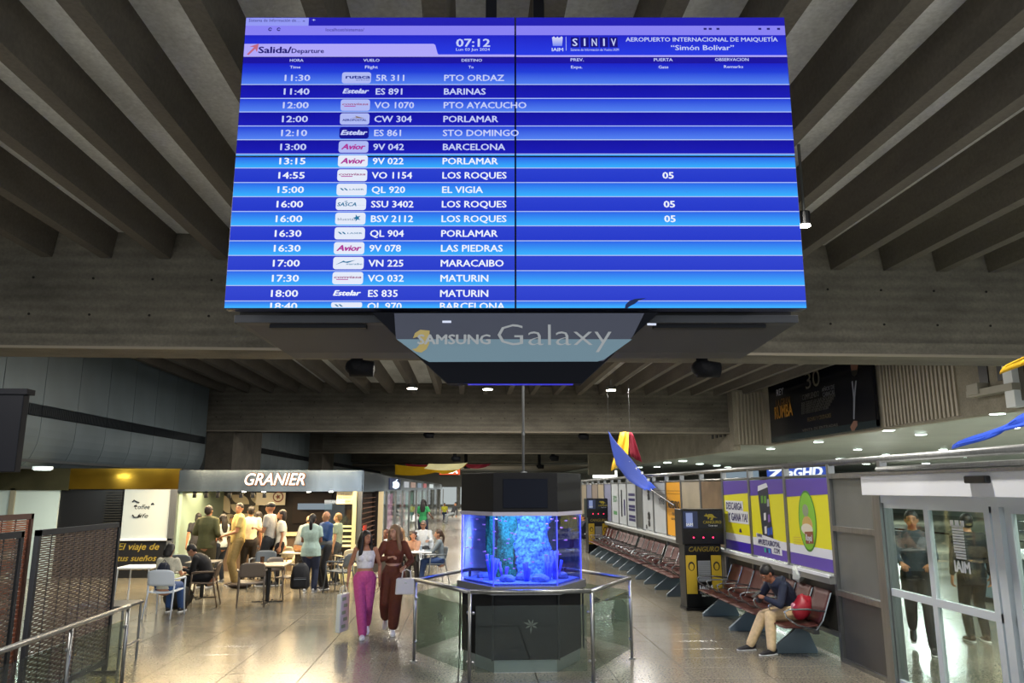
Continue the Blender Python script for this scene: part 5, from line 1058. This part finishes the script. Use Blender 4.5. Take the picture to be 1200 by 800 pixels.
    def dohands(b2):
        for e, hnd, s in ((le, LH, 1), (re_, RH, -1)):
            d = (hnd - e); upv = Vector((s * 1.0, 0, 0)) if abs(d.normalized().z) > .6 else Vector((0, 0, 1)); thumb = 1
            dd = d.normalized(); u_ = (upv - dd * upv.dot(dd)).normalized(); sd = dd.cross(u_); want = Vector((0, -1, 0)) if abs(dd.z) > .6 else Vector((-s, 0, .3)); thumb = 1 if sd.dot(want) > 0 else -1
            hand(b2, hnd, d, upv, thumb, .45 if abs(d.normalized().z) > .6 else .7)
    if near: dohands(bm)
    me = solidify(bm, vox, 2 if near else 1)
    if not near:
        b2 = bmesh.new(); b2.from_mesh(me); dohands(b2)
        for fc in b2.faces: fc.smooth = True
        b2.to_mesh(me); b2.free()
    mk('body', me, skinm, root)
    # --- face details
    for s in (-1, 1):
        e = MB().sph(HC + HMx @ Vector((s * .031, -.0775, .006)), (.0115, .009, .0058), 10).o('eye', mat('eye_white', '#a89c90', .4), root, smooth=True)
        MB().sph(HC + HMx @ Vector((s * .031, -.0865, .006)), (.0058, .003, .0058), 8).o('iris', mat('iris', '#20140e', .3), e, smooth=True)
        MB().tube([HC + HMx @ Vector((s * a, y, z)) for a, y, z in ((.014, -.090, .027), (.032, -.088, .033), (.048, -.078, .028))], .0028, 6).o('eyebrow', mat('brow', '#1c130e', .7), root)
    MB().sph((0, 0, 0), 1, 10, Matrix.Translation(HC + HMx @ Vector((0, -.0905, -.057))) @ HMx.to_4x4() @ Matrix.Diagonal((.021, .006, .0065, 1))).o('lips', mat('lips_%s' % sex, '#8a4a42' if sex == 'f' else '#7d4c3c', .45), root, smooth=True)
    if glasses: MB().box(-.05, .05, -.105, -.1, -.004, .018, Matrix.Translation(HC) @ HMx.to_4x4()).o('glasses', mat('lens_dark', '#2a2a2e', .2), root)
    # --- shirt
    if sleeve:
        bm = bmesh.new(); torso(bm, loose_, max(-1, hem + .001) if hem > -.07 else -1, .44, False)
        if sleeve != 'none': torso(bm, loose_, .2, .44)
        if hem < -.1: loft(bm, [sp(.0), sp(hem)], [(tr[1][1] * f + loose_ + .004, tr[1][2] * f + loose_ + .004), (tr[0][1] * f + loose_ + .012, tr[0][2] * f + loose_ + .012)], X, 16)
        if sex == 'f':
            for s in (-1, 1): ell(bm, sp(.31) + X * s * .062 - Vector((0, math.cos(lean + lean2) * .084, 0)), (.060, .050, .058))
        for S_, e, hnd in ((Ls, le, LH), (Rs, re_, RH)):
            ell(bm, S_, ((.07 if sex == 'm' else .056) * (f if sleeve != 'none' else .55), .064 if sleeve != 'none' else .04, .064 if sleeve != 'none' else .035))
            if sleeve == 'short': loft(bm, [S_, mid(S_, e, .35), mid(S_, e, .68)], [.062 * f, .060 * f, .060 * f], None, 10)
            if sleeve == 'long': limb(bm, [S_, mid(S_, e, .5), e], [.062 * f, .058 * f, .050]); loft(bm, [e, mid(e, hnd, .4), mid(e, hnd, .92)], [.050, .046, .036], None, 10)
        if jacket == 'hood': loft(bm, [SHc + Vector((-.09, .02, .04)), SHc + Vector((0, .10, .06)), SHc + Vector((.09, .02, .04))], [.035, .055, .035], None, 10, True)
        mk('shirt' if not jacket else 'jacket', solidify(bm, vox * 1.1, 2), fab(shirt), root)
        if sleeve == 'short' and neckline: loft_b = MB(); loft_b.tube([SHc + u2 * .03 + X * (.068 * math.cos(a)) + Vector((0, .056 * math.sin(a), .004 * math.cos(2 * a))) for a in [i * PI / 6 for i in range(13)]], .010, 6).o('collar', fab(shirt), root, smooth=True)
    # --- trousers
    bm = bmesh.new(); loft(bm, [sp(.09), sp(.02), P - Vector((0, 0, .06))], [(tr[2][1] * f + loose_ + .008, tr[2][2] * f + .014), (tr[1][1] * f + loose_, tr[1][2] * f + loose_), (.150 * f + loose_, .108 * f + loose_)], X0, 16, True)
    for hp_, kk, ff_ in ((Lh, lk, LF), (Rh, rk, RF)):
        fe = kk + (ff_ - kk) * .97 * cuff
        limb(bm, [hp_, mid(hp_, kk, .5), kk], [.094 * f + loose_, .080 * f + loose_ + flare * .5, .060 + loose_ + flare * .8]); loft(bm, [kk, mid(kk, fe, .4), fe], [.060 + loose_ + flare * .8, .056 + loose_ + flare, .044 + loose_ + flare * (1 if flare < .05 or pants != '#7a3f24' else .2)], None, 12, True)
    mk('trousers', solidify(bm, vox * 1.1, 2), fab(pants), root)
    # --- shoes
    if foot:
        for ff_, kk, toe in ((LF, lk, toeL), (RF, rk, toeR)):
            td = Vector(toe).normalized() if toe else Vector((.08 if ff_ is LF else -.08, -1, 0)).normalized(); a = ff_ + Vector((0, 0, -.035))
            up_ = Vector((0, 0, 1)); sdv = td.cross(up_).normalized(); nn = sdv.cross(td)
            bm = bmesh.new(); loft(bm, [a - td * .055 + nn * .012, a + td * .0, a + td * .07 - nn * .006, a + td * .14 - nn * .014, a + td * .175 - nn * .018], [(.032, .038), (.037, .042), (.042, .032), (.043, .022), (.030, .016)], sdv, 12, True); ell(bm, ff_ + td * .0, (.042, .045, .035))
            sh_ = mk('shoe', solidify(bm, vox * .8, 1), mat('shoe_%s' % shoes, shoes, .5), root)
            b = MB(); loft(b.b, [a - td * .075 - nn * .036, a + td * .0 - nn * .036, a + td * .10 - nn * .036, a + td * .19 - nn * .034], [(.03, .010), (.036, .012), (.046, .012), (.028, .009)], sdv, 12, True); b.o('sole', mat('sole_%s' % sole, sole, .5), sh_, smooth=True)
    # --- hair
    hm_ = mat('hair_%s' % hc, hc, .55, var=.35, scale=60, stretch=(1, 1, .15))
    T = lambda x, y, z: HC + HMx @ Vector((x, y, z))
    if hair != 'bald':
        bm = bmesh.new()
        if hair == 'cap':
            ell(bm, T(0, .012, .045), (.083, .100, .075), HMx)
            b = MB(); loft(b.b, [T(0, -.07, .058), T(0, -.15, .046)], [(.065, .008), (.05, .006)], HMx @ Vector((1, 0, 0)), 12, True); b.o('cap_brim', fab(hc), root)
        else:
            ell(bm, T(0, .022, .034), (.083, .098, .092), HMx); ell(bm, T(0, .045, -.005), (.078, .068, .075), HMx)
        if hair in ('long', 'wavy'):
            wv = .012 if hair == 'wavy' else .0
            back = SHc + Vector((0, .095, -.14)); loft(bm, [T(0, .05, .02), T(0, .085, -.08), mid(T(0, .085, -.08), back, .5), back], [(.082, .06), (.095, .045), (.105, .035), (.07, .02)], X, 14, True)
            for s in (-1, 1):
                fr = SHc + X * s * .095 + Vector((0, -.075, -.17)); loft(bm, [T(s * .045, .0, .085), T(s * .082, -.015, .01), T(s * .088, -.018, -.08), mid(T(s * .088, -.018, -.08), fr, .55) + X * s * wv, fr], [(.026), (.028), (.03), (.036), (.018)], None, 10, True)
        if hair == 'bob': loft(bm, [T(0, .04, .02), T(0, .06, -.06), T(0, .055, -.12)], [(.088, .07), (.096, .06), (.085, .05)], HMx @ Vector((1, 0, 0)), 14, True)
        if hair == 'pony': ell(bm, T(0, .11, .01), (.032, .03, .032), HMx); loft(bm, [T(0, .12, .0), T(0, .145, -.07), T(0, .13, -.20), T(0, .12, -.27)], [(.028, .025), (.042, .032), (.036, .026), (.012, .01)], HMx @ Vector((1, 0, 0)), 10, True)
        if hair == 'curly':
            rd = random.Random(3)
            for i in range(26): a, z = rd.uniform(0, 2 * PI), rd.uniform(-.12, .1); ell(bm, T(.085 * math.cos(a), .03 + .075 * abs(math.sin(a)), z), (.03, .03, .03))
        mk('cap' if hair == 'cap' else 'hair', solidify(bm, vox * .9, 1), hm_, root)
    elif hc != 'none':
        bm = bmesh.new(); ell(bm, T(0, .03, -.005), (.0785, .084, .045), HMx); mk('hair', solidify(bm, vox, 1), hm_, root)
    root['_j'] = 0; del root['_j']
    return dict(root=root, LH=LH, RH=RH, SH=SHc, P=P, HC=HC, X=X, k=k, le=le, re=re_)
def at(px, py, hpx=None):
    "feet pixel -> ground point; optional head-top pixel row gives the height"
    p = PZ(px, py); p.z = 0
    if hpx is None: return p
    return p, PY(px, hpx, p.y).z
def wpt(J, v): r = J['root']; return r.matrix_basis @ Vector(v)
def bag(name, lab, pos, rz, w_, d_, h_, m, handle=.12, cat='bag', extra=None):
    t = thing(name, lab, cat, pos, rz); b = MB(); b.prism([(-w_ / 2, 0), (w_ / 2, 0), (w_ * .46, h_), (-w_ * .46, h_)], -d_ / 2, d_ / 2); b.o('body', m, t, bevel=min(d_, .04) * .4)
    for s in (-1, 1): MB().tube([(-w_ * .22, s * d_ * .35, h_ - .01), (-w_ * .18, s * d_ * .2, h_ + handle * .8), (0, 0, h_ + handle), (w_ * .18, s * d_ * .2, h_ + handle * .8), (w_ * .22, s * d_ * .35, h_ - .01)], .006, 6).o('handle', m, t, smooth=True)
    return t
# ---- the two walking women
p = at(425, 746); hz = PY(425, 620, p.y).z
J = person('woman walking in a white sleeveless top and wide pink trousers, holding a shopping bag', p, R(6), h=hz, hy=R(38), sex='f', near=True, shirt='#d8d6da', sleeve='none', hem=.06, pants='#c4508c', flare=.016, hair='long', hc='#120c0c', skin='#a8745a', shoes='#e6e6ea',
           LF=(.05, .24, .17), RF=(.0, -.16, .08), toeL=(.1, -1, -.5), RH=(-.27, -.05, .88), LH=(.24, .06, .86))
q = wpt(J, J['RH']) + Vector((-.02, 0, -.10))
bg = bag('shopping_bag', 'narrow white paper shopping bag with pale green pattern carried by the woman in pink trousers', (q.x - .04, q.y, q.z - .64), R(70), .30, .08, .56, mat('bag_paper', '#d5dad2', .5))
for k in range(5): MB().box(-.10 + .05 * (k % 2), .02 + .05 * (k % 2), -.043, -.041, .06 + k * .1, .11 + k * .1).o('print', mat('bag_green', '#8fae86', .5), bg)
p = at(459, 742); hz = PY(459, 613, p.y).z
J = person('woman walking in a rust brown top and trousers with long wavy blonde hair', p, R(2), h=hz, hy=R(-35), sex='f', near=True, shirt='#5f2c1a', sleeve='long', hem=.10, pants='#5a2a18', flare=.022, hair='wavy', hc='#7d6148', skin='#b98a70', shoes='#dfe2e6', loose_=.018, cuff=.86,
           LF=(.02, -.12, .08), RF=(-.12, .22, .20), RH=(-.06, -.22, 1.18), RE=(-.7, .1, -.6), LH=(.19, -.22, 1.04), LE=(.5, .7, -.2), toeR=(0, -1, -.5))
q = wpt(J, J['LH']) + Vector((.0, -.02, 0))
bg = bag('handbag', 'structured white handbag on the arm of the woman in rust brown', (q.x + .04, q.y - .10, q.z - .40), R(-4), .33, .13, .24, mat('bag_white', '#dcdad6', .4), .13)
part(bg, 'side_panel', mat('bag_side', '#9fb4cc', .5), (.155, .167, -.05, .05, .02, .21)); part(bg, 'clasp', CHROME, (-.02, .02, -.073, -.066, .17, .19))
# ---- man on the bench
p = PZ(893, 765)
J = person('seated man in a navy hoodie and cream trousers looking at his phone', (4.60, 11.02, 0), R(-80), h=1.74, pelvis=(0, .06, .53), lean=R(26), lean2=R(26), hp=R(40), near=True, shirt='#1b2338', sleeve='long', jacket='hood', pants='#c8b088', shoes='#1a1a20', skin='#8a5a44', hc='#0e0b0a',
           LF=(.20, -.44, .08), RF=(-.14, -.56, .08), LH=(.05, -.42, .72), RH=(-.05, -.42, .72), LE=(.8, .3, -.4), RE=(-.8, .3, -.4), sole='#cfcfd4', loose_=.016)
q = wpt(J, (0, -.50, .76)); o = MB().box(-.04, .04, -.075, .075, -.005, .005).o('phone', BLACK, bevel=.003); o.location = q; o.rotation_euler = (R(35), 0, R(-80)); tag(o, 'black phone held by the man in the navy hoodie', 'phone')
o = thing('plastic_bag', 'red plastic bag with pale print on the seat beside the man in the navy hoodie', 'bag', (4.62, 10.64, .47)); 
b = MB(); rd = random.Random(2); bmesh.ops.create_icosphere(b.b, subdivisions=3, radius=1)
for v in b.b.verts: n_ = math.sin(v.co.x * 5 + v.co.z * 4) * .06 + math.cos(v.co.y * 7 - v.co.z * 6) * .05; v.co = Vector((v.co.x * .13 + v.co.z * .04, v.co.y * .11, v.co.z * .17 + .17)) * (1 + n_ + rd.uniform(-.03, .03))
b.o('body', mat('bag_red', '#9c1f2e', .4), o, smooth=True); MB().sph((-.11, .02, .18), (.04, .06, .05), 10).o('print', mat('bag_print', '#c98a98', .5), o, smooth=True)
b = MB(); bmesh.ops.create_icosphere(b.b, subdivisions=2, radius=1)
for v in b.b.verts: v.co = Vector((v.co.x * .09, v.co.y * .10, v.co.z * .13)) * (1 + rd.uniform(-.2, .2))
o = b.o('plastic_bag', mat('bag_pale', '#c9cfc8', .4), smooth=False); o.location = (4.9, 11.35, 1.0); tag(o, 'crumpled white plastic bag behind the head of the man in the navy hoodie', 'bag')
# ---- queue at the cafe
def stand(px, py, hpx, rz, lab, **k): p, h_ = at(px, py, hpx); return person(lab, p, R(rz), h=h_, **k)
J = stand(238, 688, 591, 170, 'large man in an olive green shirt seen from behind in the cafe queue', shirt='#4a4a28', sleeve='long', hem=-.14, pants='#4d4630', fat=1.18, hc='#2a1c14', skin='#9a6a4e', LH=(.2, -.2, 1.05), RH=(-.22, -.15, 1.0), shoes='#2a241e')
J = stand(256, 683, 601, -120, 'dark haired woman in a pale blouse and jeans with a maroon bag in the queue', sex='f', shirt='#b9c4c2', pants='#2c3440', hair='long', hc='#140e0c', shoes='#8a8f96', RH=(-.1, -.28, 1.05))
q = wpt(J, (.2, -.05, .78)); bag('handbag', 'maroon shoulder bag of the woman in the pale blouse', q, R(60), .28, .12, .28, mat('bag_maroon', '#4a1c24', .5), .2)
J = stand(275, 686, 588, -62, 'man in a yellow polo shirt and khaki trousers turning to look at the camera', shirt='#c3ad6a', pants='#8a7446', hy=R(55), hc='#1c120c', skin='#b07a55', LH=(.10, -.30, 1.02), RH=(-.12, -.28, 1.0), shoes='#3a2c20', fat=1.08, loose_=.018)
J = stand(289, 682, 592, 200, 'person in a cream T-shirt behind the man in the yellow polo shirt', shirt='#d8caa4', pants='#2a2420', hc='#17100c', shoes='#2a241e')
J = stand(298, 680, 598, 185, 'long haired woman in pale jeans at the cafe counter', sex='f', shirt='#4a3830', pants='#8a9096', hair='long', hc='#1c130f', shoes='#888')
J = stand(312, 686, 587, -100, 'man in a black cap and grey T-shirt with a cross body strap', shirt='#a8a39c', pants='#1f2226', hair='cap', hc='#1a1a1c', skin='#a06e50', LH=(.08, -.26, 1.15), shoes='#222', neckline=0)
MB().tube([J['SH'] + Vector((.13, -.11, .02)), J['SH'] + Vector((.0, -.14, -.16)), J['SH'] + Vector((-.15, -.09, -.36))], .012, 6).o('strap', BLACK, J['root'], smooth=True)
J = stand(326, 685, 596, -75, 'woman in a white T-shirt and dark trousers next to the man in the cap', sex='f', shirt='#ddd4bf', pants='#241c1c', hair='bob', hc='#241812', shoes='#333', RH=(-.14, -.22, .96), fat=1.05)
J = stand(350, 684, 600, 150, 'balding man in a grey blue shirt leaning forward at the back of the cafe', shirt='#6d757a', sleeve='long', pants='#5c5448', lean=R(28), hair='bald', hc='#6a5a4a', skin='#b8885e', hr=R(20), shoes='#333', LH=(.2, -.4, 1.0), RH=(-.2, -.4, 1.0), fat=1.1)
J = stand(362, 694, 601, 178, 'woman in a mint top and jeans with a dark ponytail seen from behind', sex='f', shirt='#a5bdb4', sleeve='short', hem=-.16, pants='#232c46', hair='pony', hc='#140e0e', skin='#8a5c48', shoes='#b8bcc2', fat=1.22, LH=(.10, -.25, 1.10), RH=(-.10, -.25, 1.10), loose_=.02)
J = stand(379, 690, 598, -48, 'bald man in a royal blue jacket with grey hem and black trousers', shirt='#27487e', sleeve='long', jacket='zip', hem=-.10, pants='#15151a', hair='bald', hc='#5a4a40', skin='#a87858', LH=(.02, -.24, 1.22), RH=(-.06, -.24, 1.2), hp=R(15), shoes='#15151a', fat=1.08)
MB().sph((0, 0, 0), 1, 14, Matrix.Translation(J['P'] + Vector((0, 0, .06))) @ Matrix.Diagonal((.195, .150, .12, 1))).o('grey_hem', fab('#5d5f62'), J['root'], smooth=True)
J = stand(393, 683, 600, -100, 'fair haired boy in a grey green T-shirt behind the striped glass', shirt='#8d9a80', pants='#3a3e40', hc='#8a6a3c', skin='#b98a66', shoes='#555')
J = stand(227, 676, 600, -150, 'dark haired person in black at the far left of the cafe counter', shirt='#26262a', pants='#1e1e22', hc='#14100e', hair='bob', shoes='#333')
J = stand(268, 668, 603, 10, 'cafe worker with a dark cap behind the counter', shirt='#2a2420', pants='#1e1e22', hair='cap', hc='#2a1c16', skin='#a87850', shoes='#222', LH=(.12, -.3, 1.1), RH=(-.12, -.3, 1.1))
SIT = dict(pelvis=(0, .06, .54), LF=(.12, -.42, .08), RF=(-.12, -.42, .08))
J = person('hunched person with black hair in a black sweater on the brown armchair', PZ(238, 708), R(-88), h=1.68, lean=R(22), lean2=R(30), hp=R(45), shirt='#111116', sleeve='long', pants='#1a1c22', hc='#0c0a0a', LH=(.1, -.42, .70), RH=(-.1, -.42, .70), shoes='#222', fat=1.05, skin='#9a6e56', **SIT)
J = person('woman in a cream T-shirt wearing a navy backpack on the white armchair', PZ(192, 721), R(176), h=1.66, sex='f', lean=R(8), hp=R(28), shirt='#c5c1ae', pants='#2c4a7c', hair='bob', hc='#100c0c', LH=(.15, -.35, .72), RH=(-.15, -.35, .72), shoes='#222', **SIT)
q = PZ(192, 721); bk_ = backpack((q.x, q.y - .19, .60), R(180), mat('bag_navy', '#141a2e', .7), 'navy backpack worn by the woman on the white armchair', .72)
# ---- seated group and others in the middle
J = person('curly haired woman resting her chin on her hand at the white table', PZ(483, 680), R(4), h=1.6, sex='f', lean=R(14), hp=R(4), shirt='#a88068', sleeve='long', pants='#3a3434', hair='curly', hc='#2c1a14', LH=(.05, -.25, 1.02), RH=(-.2, -.36, .78), skin='#a87458', shoes='#444', **SIT)
J = person('grey haired man in a white shirt seated behind the curly haired woman', PZ(495, 667), R(-5), h=1.78, lean=R(6), shirt='#c5ccd4', sleeve='long', pants='#2a2e36', hair='short', hc='#77706a', glasses=True, LH=(.2, -.4, .78), RH=(-.15, -.4, .78), skin='#a87a60', shoes='#333', **SIT)
J = person('woman with a dark ponytail, grey denim jacket and jeans seated facing left', PZ(513, 682), R(-84), h=1.66, sex='f', lean=R(6), shirt='#66727c', sleeve='long', jacket='d', pants='#27406e', hair='pony', hc='#3a281c', LH=(.1, -.4, .74), RH=(-.12, -.38, .74), skin='#a87a60', shoes='#333', **SIT)
J = person('woman in a white blouse with reddish hair seated between the walking women', PZ(452, 679), R(95), h=1.62, sex='f', lean=R(6), shirt='#d2d8dc', sleeve='long', pants='#33363e', hair='bob', hc='#4a2418', LH=(.1, -.38, .74), RH=(-.12, -.38, .74), shoes='#333', **SIT)
J = person('blonde woman seated just behind the woman in rust brown', PZ(468, 676), R(20), h=1.64, sex='f', lean=R(6), shirt='#b8a890', sleeve='long', pants='#3a3434', hair='long', hc='#8a6c4c', LH=(.1, -.38, .74), RH=(-.12, -.38, .74), shoes='#333', **SIT)
J = stand(495, 641, 584, 170, 'woman in a bright green blouse and navy trousers standing by the shops', sex='f', shirt='#1f7a44', sleeve='short', pants='#1a2238', hair='long', hc='#14100e', shoes='#222', LH=(.1, -.28, 1.1), RH=(-.3, -.1, 1.05), skin='#7a5240')
q = at(529, 613); J = person('person in a black and white top and grey trousers leaning back far down the hall', (q.x, q.y, 0), R(-60), h=1.75, lean=R(-24), shirt='#28282c', sleeve='long', pants='#7a7e80', hc='#120e0e', shoes='#333', pelvis=(0, .06, .62), LF=(.1, -.45, .08), RF=(-.1, -.3, .08))
q = at(530, 611); J = person('person in a bright yellow top seated far down the hall', (q.x - .6, q.y + 2, 0), R(10), h=1.6, shirt='#c8c23a', pants='#223050', hc='#120e0e', shoes='#333', **SIT)
J = person('person in dark clothes seated beside the farther charging totem', (4.30, 29.0, 0), R(-85), h=1.7, shirt='#1c2030', sleeve='long', pants='#1a1c26', hc='#120e0e', shoes='#222', LH=(.1, -.35, .72), RH=(-.1, -.35, .72), **SIT)
# ---- reflections in the door glass, built as figures behind it
J = stand(1083, 762, 596, -30, 'reflection of a walker in a grey top and dark trousers, built behind the left door leaf', shirt='#3c4349', sleeve='long', pants='#1a1c1e', hc='#14100e', LF=(.1, -.2, .08), RF=(-.1, .32, .22), toeR=(0, -1, -.7), LH=(.15, -.35, 1.05), RH=(-.15, -.35, 1.05), shoes='#1a1a1a')
J = stand(1148, 752, 600, 170, 'reflection of a tall person in black, built as a figure behind the second door leaf', shirt='#101114', sleeve='long', jacket='c', hem=-.2, pants='#0e0f12', hc='#14100e', shoes='#3a2a1e')
